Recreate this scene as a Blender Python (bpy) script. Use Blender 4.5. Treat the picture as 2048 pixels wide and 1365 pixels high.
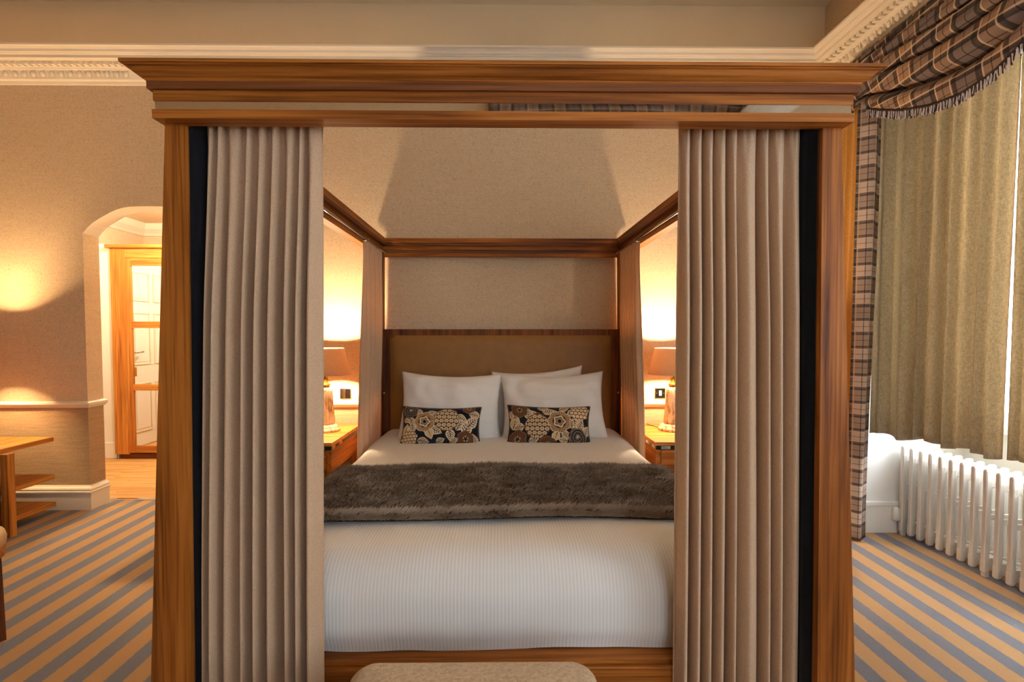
import bpy, bmesh, math, random
from mathutils import Vector, Matrix, noise as mnoise
R = math.radians
for o in list(bpy.data.objects): bpy.data.objects.remove(o)
S = bpy.context.scene
COL = S.collection

# ------------------------------------------------------------------ camera, world, light, exposure
CAMH = 1.26
cd = bpy.data.cameras.new('camera'); cam = bpy.data.objects.new('camera', cd); COL.objects.link(cam)
cd.sensor_width = 36.0; cd.lens = 36.0 * 1000.0 / 2048.0
cd.shift_x = 13.5 / 2048; cd.shift_y = 19.0 / 2048
cd.clip_start = 0.05
cam.location = (0, 0, CAMH); cam.rotation_euler = (R(90 - 2.1), 0, R(-0.6))
S.camera = cam

w = bpy.data.worlds.new('sky'); S.world = w; w.use_nodes = True
bg = w.node_tree.nodes['Background']; bg.inputs[0].default_value = (0.80, 0.90, 1.0, 1); bg.inputs[1].default_value = 1.4

def area(name, loc, rot, sx, sy, power, col):
    l = bpy.data.lights.new(name, 'AREA'); l.shape = 'RECTANGLE'; l.size = sx; l.size_y = sy; l.energy = power; l.color = col
    o = bpy.data.objects.new(name, l); COL.objects.link(o); o.location = loc; o.rotation_euler = rot; return o
# daylight outside the two windows (the bay on the right, the window in the wall behind the photographer)
area('daylight_bay', (3.15, 2.1, 1.8), (0, R(90), 0), 2.2, 2.0, 300, (0.86, 0.93, 1.0))
area('daylight_rear', (1.03, -2.45, 1.9), (R(90), 0, 0), 2.0, 2.1, 22, (0.80, 0.90, 1.0))
area('daylight_side', (2.62, -.55, 1.62), (0, R(90), 0), 1.75, 2.0, 42, (0.80, 0.90, 1.0))
S.view_settings.view_transform = 'Standard'; S.view_settings.look = 'None'
S.view_settings.gamma = 1.0; S.view_settings.use_curve_mapping = False
S.view_settings.exposure = 0.22

# ------------------------------------------------------------------ materials
def L(r, g, b):
    f = lambda c: c / 12.92 if c <= 0.04045 else ((c + 0.055) / 1.055) ** 2.4
    return (f(r / 255), f(g / 255), f(b / 255), 1)

class NT:
    def __init__(s, name):
        s.m = bpy.data.materials.new(name); s.m.use_nodes = True; s.t = s.m.node_tree; s.n = s.t.nodes
        s.b = s.n['Principled BSDF']; s.out = s.n['Material Output']
    def add(s, t, **k):
        n = s.n.new(t)
        for a, v in k.items(): setattr(n, a, v)
        return n
    def link(s, a, b): s.t.links.new(a, b)
    def put(s, sock, v):
        if hasattr(v, 'node'): s.link(v, sock)
        else: sock.default_value = v
    def coord(s, kind='Object'): return s.add('ShaderNodeTexCoord').outputs[kind]
    def map(s, v, scale=(1, 1, 1), loc=(0, 0, 0), rot=(0, 0, 0)):
        n = s.add('ShaderNodeMapping'); s.link(v, n.inputs[0]); n.inputs['Scale'].default_value = scale
        n.inputs['Location'].default_value = loc; n.inputs['Rotation'].default_value = rot; return n.outputs[0]
    def noise(s, v, scale, detail=2, rough=0.5, dist=0.0):
        n = s.add('ShaderNodeTexNoise'); s.link(v, n.inputs['Vector']); n.inputs['Scale'].default_value = scale
        n.inputs['Detail'].default_value = detail; n.inputs['Roughness'].default_value = rough; n.inputs['Distortion'].default_value = dist
        return n.outputs['Fac']
    def math(s, op, a, b=0.0, c=None):
        n = s.add('ShaderNodeMath', operation=op); s.put(n.inputs[0], a); s.put(n.inputs[1], b)
        if c is not None: s.put(n.inputs[2], c)
        return n.outputs[0]
    def ramp(s, fac, stops, interp='LINEAR'):
        n = s.add('ShaderNodeValToRGB'); s.link(fac, n.inputs[0]); e = n.color_ramp; e.interpolation = interp
        while len(e.elements) < len(stops): e.elements.new(0.5)
        for el, (p, c) in zip(e.elements, stops): el.position = p; el.color = c
        return n.outputs[0]
    def mix(s, fac, a, b, mode='MIX'):
        n = s.add('ShaderNodeMix', data_type='RGBA', blend_type=mode)
        s.put(n.inputs[0], fac); s.put(n.inputs[6], a); s.put(n.inputs[7], b); return n.outputs[2]
    def sep(s, v):
        n = s.add('ShaderNodeSeparateXYZ'); s.link(v, n.inputs[0]); return n.outputs
    def bump(s, h, strength=0.3, dist=0.002):
        n = s.add('ShaderNodeBump'); s.link(h, n.inputs['Height']); n.inputs['Strength'].default_value = strength
        n.inputs['Distance'].default_value = dist; s.link(n.outputs[0], s.b.inputs['Normal'])
    def fin(s, col, rough=0.6, metal=0.0, spec=0.5, coat=0.0):
        s.put(s.b.inputs['Base Color'], col); s.put(s.b.inputs['Roughness'], rough); s.b.inputs['Metallic'].default_value = metal
        s.b.inputs['Specular IOR Level'].default_value = spec; s.b.inputs['Coat Weight'].default_value = coat; return s.m
    def translucent(s, col, fac):
        tr = s.add('ShaderNodeBsdfTranslucent'); s.put(tr.inputs[0], col); mx = s.add('ShaderNodeMixShader')
        mx.inputs[0].default_value = fac; s.link(s.b.outputs[0], mx.inputs[1]); s.link(tr.outputs[0], mx.inputs[2])
        s.link(mx.outputs[0], s.out.inputs[0])

def plain(name, col, rough=0.6, metal=0.0, spec=0.5, nscale=30, namp=0.06, bump=0.0):
    n = NT(name); c = n.coord(); f = n.noise(c, nscale, 3)
    lo = tuple(x * (1 - namp) for x in col[:3]) + (1,); hi = tuple(min(1, x * (1 + namp)) for x in col[:3]) + (1,)
    if bump: n.bump(n.noise(c, nscale * 6, 2), bump, 0.001)
    return n.fin(n.ramp(f, [(0.3, lo), (0.7, hi)]), rough, metal, spec)

def wood(name, axis, dark, mid, light, rough=0.33, across=16.0):
    n = NT(name); c = n.coord()
    sc = [across] * 3; sc[axis] = 0.9
    sc2 = [across * 9] * 3; sc2[axis] = 2.5
    info = n.add('ShaderNodeObjectInfo')
    off = n.add('ShaderNodeVectorMath', operation='SCALE'); off.inputs[0].default_value = (3.1, 7.7, 5.3); n.link(info.outputs['Random'], off.inputs['Scale'])
    ad = n.add('ShaderNodeVectorMath', operation='ADD'); n.link(c, ad.inputs[0]); n.link(off.outputs[0], ad.inputs[1])
    a = n.noise(n.map(ad.outputs[0], sc), 1.0, 4, 0.55, 0.8)
    b = n.noise(n.map(ad.outputs[0], sc2), 1.0, 2, 0.5, 0.2)
    col = n.ramp(a, [(0.28, dark), (0.45, mid), (0.6, light), (0.75, mid)])
    fine = n.ramp(b, [(0.33, (0.58, 0.52, 0.46, 1)), (0.55, (1, 1, 1, 1))])
    n.bump(b, 0.05, 0.0006)
    return n.fin(n.mix(1.0, col, fine, 'MULTIPLY'), rough + .16, 0, 0.22, 0.0)
WD = [wood('walnut_' + 'xyz'[i], i, L(100, 52, 14), L(158, 90, 30), L(188, 114, 44)) for i in range(3)]
WDK = [wood('dark_walnut_' + 'xyz'[i], i, L(80, 42, 20), L(118, 66, 32), L(140, 84, 44), 0.38) for i in range(3)]
WOAK = [wood('honey_oak_' + 'xyz'[i], i, L(166, 98, 38), L(192, 122, 50), L(208, 142, 66), 0.4) for i in range(3)]
PLK = wood('floor_plank_oak', 0, L(190, 135, 75), L(214, 162, 96), L(226, 180, 116), 0.3, 12)

def wallpaper(name, col, dark, sc=75.0, amt=0.6, bands=False):
    n = NT(name); c = n.coord()
    if bands:
        f = n.noise(n.map(c, (8, 8, 260)), 1.0, 2); g = n.noise(n.map(c, (60, 60, 300)), 1.0, 2)
        v = n.math('MULTIPLY', f, g); v = n.math('MULTIPLY', v, 2.0)
        cc = n.ramp(v, [(0.2, dark), (0.7, col)]); n.bump(v, 0.15, 0.001)
        return n.fin(cc, 0.75, 0, 0.25)
    f = n.noise(c, sc, 1, 0.4, 1.6)
    d = n.math('ABSOLUTE', n.math('SUBTRACT', f, 0.5))
    line = n.ramp(d, [(0.0, (1, 1, 1, 1)), (0.06, (0, 0, 0, 1))])
    h = n.noise(n.map(c, (6, 6, 160)), 1.0, 2)
    base = n.mix(n.math('MULTIPLY', h, 0.35), col, dark)
    n.bump(line, 0.12, 0.001)
    return n.fin(n.mix(n.math('MULTIPLY', line, amt), base, dark), 0.8, 0, 0.15)
M = {}
M['paper'] = wallpaper('vermicelli_wallpaper', L(230, 206, 172), L(186, 154, 118), amt=.8)
M['grass'] = wallpaper('grasscloth_dado_paper', L(190, 160, 122), L(160, 130, 96), bands=True)
M['cream'] = plain('cream_plaster_paint', L(240, 228, 206), 0.55, 0, 0.3, 4, 0.02)
M['tan'] = plain('tan_frieze_paint', L(230, 206, 168), 0.7, 0, 0.3, 3, 0.02)
M['ceil'] = plain('ceiling_paint', L(236, 222, 194), 0.7, 0, 0.3, 3, 0.02)
M['white'] = plain('white_gloss_paint', L(240, 238, 232), 0.35, 0, 0.5, 4, 0.02)
M['radiator'] = plain('radiator_enamel', L(236, 230, 220), 0.35, 0, 0.5, 8, 0.02)
M['chrome'] = plain('polished_chrome', L(210, 208, 205), 0.15, 1.0, 0.5, 5, 0.02)
M['brass'] = plain('polished_brass', L(214, 170, 70), 0.25, 1.0, 0.5, 8, 0.05)
M['black'] = plain('black_glass_plate', L(22, 20, 20), 0.15, 0, 0.5, 8, 0.05)
M['mirror'] = NT('mirror_strip').fin((0.86, 0.85, 0.83, 1), 0.03, 1.0)
M['plastic'] = plain('white_plastic', L(240, 238, 230), 0.4)
M['cable'] = plain('brown_flex', L(40, 28, 20), 0.5)

def cloth(name, col, dark, rough=0.9, sc=420.0, tr=0.0, vstreak=1.0, bump=0.25):
    n = NT(name); c = n.coord()
    a = n.noise(n.map(c, (sc, sc, sc * 0.2)), 1.0, 2); b = n.noise(n.map(c, (sc * 0.3, sc * 0.3, sc)), 1.0, 2)
    v = n.math('MULTIPLY_ADD', n.math('ADD', a, b), 0.5, 0.0)
    cc = n.ramp(v, [(0.36, dark), (0.62, col)]); n.bump(v, bump, 0.0008)
    n.b.inputs['Sheen Weight'].default_value = 0.15
    m = n.fin(cc, rough, 0, 0.15)
    if tr: n.translucent(cc, tr)
    return m
M['linen'] = cloth('natural_linen', L(226, 193, 160), L(206, 171, 136), sc=700, tr=0.2, bump=.12)
M['blackout'] = cloth('black_cloth', L(20, 20, 26), L(10, 10, 14))
M['ochre'] = cloth('ochre_velvet', L(206, 158, 88), L(180, 132, 66), tr=0.15)
M['olive'] = cloth('olive_beige_lining', L(192, 176, 148), L(160, 145, 118), sc=240, tr=0.36)
M['bench'] = cloth('oatmeal_weave', L(206, 182, 150), L(172, 146, 114), sc=300)
M['shade'] = cloth('lampshade_fabric', L(214, 178, 140), L(196, 158, 120), sc=500, tr=0.12, bump=0.1)
M['leather'] = plain('tan_leather', L(150, 104, 48), 0.5, 0, 0.45, 20, 0.06, 0.25)
M['stoolpad'] = plain('stool_cream_leather', L(214, 178, 128), 0.5, 0, 0.4, 20, 0.05)

def sheet_mat(name, col, rib):
    n = NT(name); c = n.coord(); s = n.sep(c)
    wv = n.math('SINE', n.math('MULTIPLY', s[rib], 2 * math.pi / 0.0105))
    v = n.math('MULTIPLY_ADD', wv, 0.5, 0.5)
    n.bump(v, 0.3, 0.0012); n.b.inputs['Sheen Weight'].default_value = 0.1
    lo = tuple(x * 0.9 for x in col[:3]) + (1,)
    return n.fin(n.ramp(v, [(0.0, lo), (0.7, col)]), 0.85, 0, 0.2)
M['duvet'] = sheet_mat('white_ribbed_cotton', L(236, 232, 226), 0)
M['pillow'] = sheet_mat('white_pillow_cotton', L(240, 236, 230), 2)

def carpet():
    n = NT('striped_carpet'); c = n.coord(); s = n.sep(c)
    wob = n.math('MULTIPLY_ADD', n.noise(c, 55, 2), 0.010, -0.005)
    x = n.math('ADD', s[0], wob)
    f = n.math('FRACT', n.math('MULTIPLY_ADD', x, 1 / 0.1450, 100.0 - 1.61 / 0.145))
    st = n.ramp(f, [(0.0, (0, 0, 0, 1)), (0.02, (0, 0, 0, 1)), (0.04, (1, 1, 1, 1)), (0.49, (1, 1, 1, 1)), (0.51, (0, 0, 0, 1))])
    p = n.noise(c, 380, 3, 0.7); q = n.noise(c, 7, 2)
    pv = n.ramp(p, [(0.3, (0.66, 0.66, 0.66, 1)), (0.7, (1.0, 1.0, 1.0, 1))])
    col = n.mix(st, L(204, 158, 104), L(126, 130, 144))
    col = n.mix(1.0, col, pv, 'MULTIPLY'); col = n.mix(n.math('MULTIPLY', q, 0.15), col, L(140, 120, 100))
    n.bump(p, 0.6, 0.004); n.b.inputs['Sheen Weight'].default_value = 0.2
    return n.fin(col, 0.95, 0, 0.1)
M['carpet'] = carpet()

def plaid(name, period, ca, cb, dkc, cr):
    n = NT(name); uv = n.coord('UV'); s = n.sep(uv); W1 = (1, 1, 1, 1); K = (0, 0, 0, 1)
    def fr(k, off): return n.math('FRACT', n.math('MULTIPLY_ADD', s[k], 1 / period, off))
    fu, fv = fr(0, 50.0), fr(1, 50.3)
    base = lambda f: n.ramp(f, [(0.0, ca), (0.5, cb)], 'CONSTANT')
    dark = lambda f: n.ramp(f, [(0.0, W1), (0.06, K), (0.235, W1), (0.255, K), (0.45, W1), (0.55, K), (0.735, W1), (0.755, K), (0.94, W1)], 'CONSTANT')
    pale = lambda f: n.ramp(f, [(0.0, K), (0.065, W1), (0.095, K), (0.405, W1), (0.435, K)], 'CONSTANT')
    col = n.mix(0.5, base(fu), base(fv))
    for f in (fu, fv): col = n.mix(n.math('MULTIPLY', dark(f), .72), col, dkc)
    for f in (fu, fv): col = n.mix(n.math('MULTIPLY', pale(f), .55), col, cr)
    n.bump(n.noise(n.map(uv, (900, 900, 1)), 1.0, 1), 0.1, 0.0006)
    return n.fin(col, 0.75, 0, 0.25)
M['plaid'] = plaid('brown_plaid_cloth', 0.25, L(156, 126, 102), L(112, 100, 98), L(15, 16, 26), L(222, 204, 182))
M['plaid_s'] = plaid('brown_plaid_border_cloth', 0.164, L(192, 170, 152), L(116, 92, 76), L(20, 20, 30), L(206, 172, 140))

def attr_mat(name, rough=0.8, sheen=0.1, spec=0.2):
    n = NT(name); a = n.add('ShaderNodeAttribute'); a.attribute_name = 'print'
    n.b.inputs['Sheen Weight'].default_value = sheen
    return n.fin(a.outputs['Color'], rough, 0, spec)
M['print'] = attr_mat('floral_print_cloth'); M['fur'] = attr_mat('fur_strands', 0.7, 0.0, 0.3)
M['furbase'] = plain('fur_backing', L(74, 58, 46), 0.9, 0, 0.1, 60, 0.3)
M['fringe'] = attr_mat('fringe_threads', 0.7)
M['lampstem'] = None
def stem():
    n = NT('distressed_cream_gold'); c = n.coord(); f = n.noise(n.map(c, (30, 30, 9)), 1.0, 4, 0.7)
    return n.fin(n.ramp(f, [(0.38, L(150, 108, 56)), (0.5, L(222, 202, 162)), (0.65, L(238, 224, 194))]), 0.45, 0, 0.4)
M['lampstem'] = stem()
def emit(name, col, st):
    n = NT(name); n.b.inputs['Emission Color'].default_value = col; n.b.inputs['Emission Strength'].default_value = st
    return n.fin(col, 0.5)
M['bulb'] = emit('lit_bulb', (1, 0.72, 0.4, 1), 30)
def glass():
    n = NT('window_glass'); n.b.inputs['Transmission Weight'].default_value = 1.0; n.b.inputs['IOR'].default_value = 1.02
    return n.fin((1, 1, 1, 1), 0.0, 0, 0.5)
M['glass'] = glass()

# ------------------------------------------------------------------ mesh helpers (world coordinates in, local out)
WLOC = {}
def empty(name, loc, label=None, cat=None, group=None, kind=None):
    o = bpy.data.objects.new(name, None); COL.objects.link(o); o.location = loc; o.empty_display_size = 0.1
    WLOC[o] = Vector(loc); tag(o, label, cat, group, kind); return o
def tag(o, label=None, cat=None, group=None, kind=None):
    for k, v in (('label', label), ('category', cat), ('group', group), ('kind', kind)):
        if v: o[k] = v
    return o

class MB:
    def __init__(s): s.v = []; s.f = []; s.mi = []; s.cur = 0; s.col = None; s.uv = None
    def add(s, vs, fs):
        n = len(s.v); s.v += [tuple(p) for p in vs]
        for f in fs: s.f.append(tuple(i + n for i in f)); s.mi.append(s.cur)
        return s
    def box(s, x0, x1, y0, y1, z0, z1, bev=0.0):
        x0, x1 = min(x0, x1), max(x0, x1); y0, y1 = min(y0, y1), max(y0, y1); z0, z1 = min(z0, z1), max(z0, z1)
        b = min(bev, (x1 - x0) * .45, (y1 - y0) * .45, (z1 - z0) * .45)
        if b <= 0:
            return s.add([(x, y, z) for z in (z0, z1) for y in (y0, y1) for x in (x0, x1)],
                         [(0, 2, 3, 1), (4, 5, 7, 6), (0, 1, 5, 4), (2, 6, 7, 3), (0, 4, 6, 2), (1, 3, 7, 5)])
        bm = bmesh.new(); bmesh.ops.create_cube(bm, size=1.0)
        for v in bm.verts: v.co = Vector(((x0 + x1) / 2 + v.co.x * (x1 - x0), (y0 + y1) / 2 + v.co.y * (y1 - y0), (z0 + z1) / 2 + v.co.z * (z1 - z0)))
        bmesh.ops.bevel(bm, geom=list(bm.edges), offset=b, segments=2, profile=0.5, affect='EDGES')
        bm.verts.index_update()
        s.add([v.co for v in bm.verts], [[v.index for v in f.verts] for f in bm.faces]); bm.free(); return s
    def hexa(s, bot, top):            # four corners below, four above, same order (counter-clockwise seen from above)
        return s.add(list(bot) + list(top), [(3, 2, 1, 0), (4, 5, 6, 7), (0, 1, 5, 4), (1, 2, 6, 5), (2, 3, 7, 6), (3, 0, 4, 7)])
    def extrude(s, prof, a, b, caps=True):   # prof: list of 3D points at a-end; list at b-end
        n = len(a); fs = [(i, (i + 1) % n, n + (i + 1) % n, n + i) for i in range(n)]
        if caps: fs += [tuple(range(n))[::-1], tuple(range(n, 2 * n))]
        return s.add(list(a) + list(b), fs)
    def tube(s, pts, r, k=8, caps=True, closed=False):
        pts = [Vector(p) for p in pts]; n = len(pts); rr = r if isinstance(r, (list, tuple)) else [r] * n
        vs = []; prevn = None
        for i, p in enumerate(pts):
            t = (pts[(i + 1) % n] - pts[i - 1]) if closed else (pts[min(i + 1, n - 1)] - pts[max(i - 1, 0)])
            t.normalize()
            if prevn is None:
                a = Vector((0, 0, 1)) if abs(t.z) < 0.9 else Vector((1, 0, 0)); nn = t.cross(a).normalized()
            else:
                nn = (prevn - t * prevn.dot(t)).normalized()
            prevn = nn; bb = t.cross(nn)
            for j in range(k):
                an = 2 * math.pi * j / k; vs.append(p + (nn * math.cos(an) + bb * math.sin(an)) * rr[i])
        m = n if closed else n - 1
        fs = [(i * k + j, i * k + (j + 1) % k, ((i + 1) % n) * k + (j + 1) % k, ((i + 1) % n) * k + j) for i in range(m) for j in range(k)]
        if caps and not closed: fs += [tuple(range(k))[::-1], tuple((n - 1) * k + j for j in range(k))]
        return s.add(vs, fs)
    def lathe(s, prof, cx, cy, k=32, rad=None, closed=True):
        vs = []
        for (r, z) in prof:
            for j in range(k):
                a = 2 * math.pi * j / k; q = r * (rad(a, z) if rad else 1.0)
                vs.append((cx + q * math.cos(a), cy + q * math.sin(a), z))
        n = len(prof)
        fs = [(i * k + j, i * k + (j + 1) % k, (i + 1) * k + (j + 1) % k, (i + 1) * k + j) for i in range(n - 1) for j in range(k)]
        if closed: fs += [tuple(range(k))[::-1], tuple((n - 1) * k + j for j in range(k))]
        return s.add(vs, fs)
    def grid(s, P, nu, nv):           # P[v][u]
        vs = [P[j][i] for j in range(nv) for i in range(nu)]
        return s.add(vs, [(j * nu + i, j * nu + i + 1, (j + 1) * nu + i + 1, (j + 1) * nu + i) for j in range(nv - 1) for i in range(nu - 1)])
    def build(s, name, mat, parent=None, smooth=False, origin=None, solid=0.0, norm=True):
        if parent is not None: org = WLOC[parent]
        elif origin is not None: org = Vector(origin)
        else:
            xs = [p[0] for p in s.v]; ys = [p[1] for p in s.v]; zs = [p[2] for p in s.v]
            org = Vector(((min(xs) + max(xs)) / 2, (min(ys) + max(ys)) / 2, min(zs)))
        me = bpy.data.meshes.new(name); me.from_pydata([(p[0] - org.x, p[1] - org.y, p[2] - org.z) for p in s.v], [], s.f)
        mats = mat if isinstance(mat, (list, tuple)) else [mat]
        for m in mats: me.materials.append(m)
        if len(mats) > 1: me.polygons.foreach_set('material_index', s.mi)
        if norm:
            bm = bmesh.new(); bm.from_mesh(me); bmesh.ops.recalc_face_normals(bm, faces=bm.faces); bm.to_mesh(me); bm.free()
        if s.uv:
            ul = me.uv_layers.new(name='UVMap')
            for lp in me.loops: ul.data[lp.index].uv = s.uv[lp.vertex_index]
        if s.col:
            a = me.color_attributes.new('print', 'FLOAT_COLOR', 'POINT')
            a.data.foreach_set('color', [c for q in s.col for c in (q[0], q[1], q[2], 1.0)])
        if smooth: me.polygons.foreach_set('use_smooth', [True] * len(me.polygons))
        me.update()
        o = bpy.data.objects.new(name, me); COL.objects.link(o)
        if parent is not None: o.parent = parent; WLOC[o] = WLOC[parent]
        else: o.location = org; WLOC[o] = org
        if solid:
            md = o.modifiers.new('thickness', 'SOLIDIFY'); md.thickness = solid; md.offset = 0
        if smooth == 'auto': pass
        return o
def box(name, mat, parent, x0, x1, y0, y1, z0, z1, bev=0.003):
    return MB().box(x0, x1, y0, y1, z0, z1, bev).build(name, mat, parent)
def struct(o, label=None): o['kind'] = 'structure'; return tag(o, label)
def smoothstep(t): t = max(0, min(1, t)); return t * t * (3 - 2 * t)
def lerp(a, b, t): return a + (b - a) * t
def interp(xs, ys, x):
    if x <= xs[0]: return ys[0]
    for i in range(len(xs) - 1):
        if x <= xs[i + 1]: return lerp(ys[i], ys[i + 1], (x - xs[i]) / (xs[i + 1] - xs[i]))
    return ys[-1]

# ------------------------------------------------------------------ the room
YB, XR, XL, YR, ZC = 3.55, 2.27, -4.25, -2.0, 3.53
RAIL = 0.735
TH = 0.14
AX0, AX1 = -2.915, -1.975
acx = (AX0 + AX1) / 2
half = [(-2.915, 1.950), (-2.885, 1.985), (-2.85, 2.018), (-2.805, 2.048), (-2.76, 2.074), (-2.72, 2.096), (-2.675, 2.115), (-2.635, 2.127), (-2.59, 2.135), (-2.52, 2.138), (acx, 2.139)]
arch = half + [(2 * acx - x, z) for x, z in half[-2::-1]]

struct(MB().box(XL - .1, 3.05, YR - .2, YB + .20, -0.08, 0.0).build('floor', M['carpet'], origin=(0, 0, 0)), 'gold and blue-grey striped carpet')
struct(MB().box(XL - .1, 3.05, YR - .2, YB + TH, ZC, ZC + .1).build('ceiling', M['ceil'], origin=(0, 0, 0)))

wb = MB()
def wall_quad(m, x0, x1, z0, z1, y):
    m.add([(x0, y, z0), (x1, y, z0), (x1, y, z1), (x0, y, z1)], [(0, 1, 2, 3)])
for y in (YB, YB + TH):
    for (x0, x1) in ((XL, AX0), (AX1, XR + .6)):
        wb.cur = 1; wall_quad(wb, x0, x1, 0, RAIL, y)
        wb.cur = 0; wall_quad(wb, x0, x1, RAIL, 3.1, y)
        wb.cur = 3; wall_quad(wb, x0, x1, 3.1, ZC, y)
    wb.cur = 0
    for (a, b) in zip(arch[:-1], arch[1:]):
        wb.add([(a[0], y, a[1]), (b[0], y, b[1]), (b[0], y, 3.1), (a[0], y, 3.1)], [(0, 1, 2, 3)])
    wb.cur = 3; wall_quad(wb, AX0, AX1, 3.1, ZC, y)
for x in (AX0, AX1):
    wb.cur = 1; wb.add([(x, YB, 0), (x, YB + TH, 0), (x, YB + TH, RAIL), (x, YB, RAIL)], [(0, 1, 2, 3)])
    wb.cur = 0; wb.add([(x, YB, RAIL), (x, YB + TH, RAIL), (x, YB + TH, 1.95), (x, YB, 1.95)], [(0, 1, 2, 3)])
wb.cur = 2
for (a, b) in zip(arch[:-1], arch[1:]):
    wb.add([(a[0], YB, a[1]), (b[0], YB, b[1]), (b[0], YB + TH, b[1]), (a[0], YB + TH, a[1])], [(0, 1, 2, 3)])
struct(wb.build('wall_back', [M['paper'], M['grass'], M['cream'], M['tan']], origin=(0, 0, 0)), 'beige patterned wallpaper with an arched opening')

lw = MB()
lw.cur = 1; lw.box(XL - .1, XL, YR, YB, 0, RAIL)
lw.cur = 0; lw.box(XL - .1, XL, YR, YB, RAIL, ZC)
struct(lw.build('wall_left', [M['paper'], M['grass']], origin=(0, 0, 0)))
# right wall with the bay recess
RY0, RY1, RZ = 1.0, 3.085, 2.80
XW = 2.90
rw = MB()
rw.box(XR, XR + .1, RY1 + .1, YB, 0, ZC); rw.box(XR, XR + .1, RY1, RY1 + .1, RZ, ZC); SY0, SY1, SZ0, SZ1 = -1.55, .45, .75, 2.5
rw.box(XR, XR + .1, YR, SY0, 0, ZC); rw.box(XR, XR + .1, SY1, RY0, 0, ZC); rw.box(XR, XR + .1, SY0, SY1, 0, SZ0); rw.box(XR, XR + .1, SY0, SY1, SZ1, ZC); rw.box(XR, XR + .1, RY0, RY1, RZ, 3.1)
rw.cur = 1; rw.box(XR, XR + .1, RY0, RY1, 3.1, ZC)
struct(rw.build('wall_right', [M['paper'], M['tan']], origin=(0, 0, 0)))
bw = MB()
bw.box(XR, XW + .1, RY1, RY1 + .1, 0, RZ); bw.box(XR + .1, XW + .1, RY0 - .1, RY0, 0, RZ); bw.box(XR + .1, XW + .1, RY0, RY1, RZ, RZ + .1)
bw.box(XW, XW + .1, RY0, RY1, 0, .72); bw.box(XW, XW + .1, RY0, RY1, 2.72, RZ); bw.box(XW, XW + .1, RY0, 1.12, .72, 2.72); bw.box(XW, XW + .1, 2.98, RY1, .72, 2.72)
struct(bw.build('wall_bay', M['white'], origin=(0, 0, 0)), 'white painted window bay')
sk = MB().box(XR, XR + .45, RY1 - .018, RY1, 0, .17, .003).box(XR, XR + .45, RY1 - .024, RY1, .17, .2, .005).box(XW - .02, XW, RY0, RY1 - .02, 0, .2, .003)
struct(sk.build('baseboard_bay', M['white'], origin=(0, 0, 0)))
# bay window with panes
wn = empty('window_1', (XW + .05, 2.05, .72), 'white sash window behind the olive curtains', kind='structure')
y0, y1, z0, z1 = 1.12, 2.98, .72, 2.72
MB().box(XW, XW + .09, y0, y0 + .06, z0, z1).box(XW, XW + .09, y1 - .06, y1, z0, z1).box(XW, XW + .09, y0 + .06, y1 - .06, z0, z0 + .07).box(XW, XW + .09, y0 + .06, y1 - .06, z1 - .06, z1).box(XW + .01, XW + .08, 2.02, 2.08, z0 + .07, z1 - .06).box(XW + .01, XW + .08, y0 + .06, 2.02, 1.7, 1.75).box(XW + .01, XW + .08, 2.08, y1 - .06, 1.7, 1.75).build('window_frame', M['white'], wn)
for (a, b) in ((y0 + .06, 2.02), (2.08, y1 - .06)):
    for (c, d) in ((z0 + .07, 1.7), (1.75, z1 - .06)):
        MB().box(XW + .042, XW + .047, a, b, c, d).build('pane', M['glass'], wn)
box('window_sill', M['white'], wn, XW - .06, XW, y0 - .05, y1 + .05, z0 - .04, z0, .006)

# rear wall (behind the photographer) with its window
rr = MB(); wx0, wx1, wz0, wz1 = .05, 2.0, .75, 2.95
rr.box(XL - .1, wx0, YR - .1, YR, 0, ZC); rr.box(wx1, XR + .1, YR - .1, YR, 0, ZC); rr.box(wx0, wx1, YR - .1, YR, 0, wz0); rr.box(wx0, wx1, YR - .1, YR, wz1, ZC)
struct(rr.build('wall_rear', M['paper'], origin=(0, 0, 0)))
w2 = empty('window_2', (1.03, YR - .05, wz0), 'tall window behind the photographer', kind='structure')
MB().box(wx0, wx0 + .05, YR - .09, YR - .01, wz0, wz1).box(wx1 - .05, wx1, YR - .09, YR - .01, wz0, wz1).box(wx0, wx1, YR - .09, YR - .01, wz0, wz0 + .06).box(wx0, wx1, YR - .09, YR - .01, wz1 - .05, wz1).box(1.0, 1.06, YR - .08, YR - .02, wz0 + .06, wz1 - .05).box(wx0 + .05, 1.0, YR - .08, YR - .02, 1.83, 1.88).box(1.06, wx1 - .05, YR - .08, YR - .02, 1.83, 1.88).build('window_frame', M['white'], w2)
for (a, b) in ((wx0 + .05, 1.0), (1.06, wx1 - .05)):
    for (c, d) in ((wz0 + .06, 1.83), (1.88, wz1 - .05)):
        MB().box(a, b, YR - .053, YR - .048, c, d).build('pane', M['glass'], w2)

# side window on the window wall, nearer than the frame's edge
w3 = empty('window_3', (XR + .05, -.55, SZ0), 'side window beside the photographer', kind='structure')
MB().box(XR + .01, XR + .09, SY0, SY0 + .05, SZ0, SZ1).box(XR + .01, XR + .09, SY1 - .05, SY1, SZ0, SZ1).box(XR + .01, XR + .09, SY0 + .05, SY1 - .05, SZ0, SZ0 + .06).box(XR + .01, XR + .09, SY0 + .05, SY1 - .05, SZ1 - .05, SZ1).box(XR + .02, XR + .08, -.58, -.52, SZ0 + .06, SZ1 - .05).build('window_frame', M['white'], w3)
for (a, b) in ((SY0 + .05, -.58), (-.52, SY1 - .05)):
    MB().box(XR + .048, XR + .053, a, b, SZ0 + .06, SZ1 - .05).build('pane', M['glass'], w3)

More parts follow.
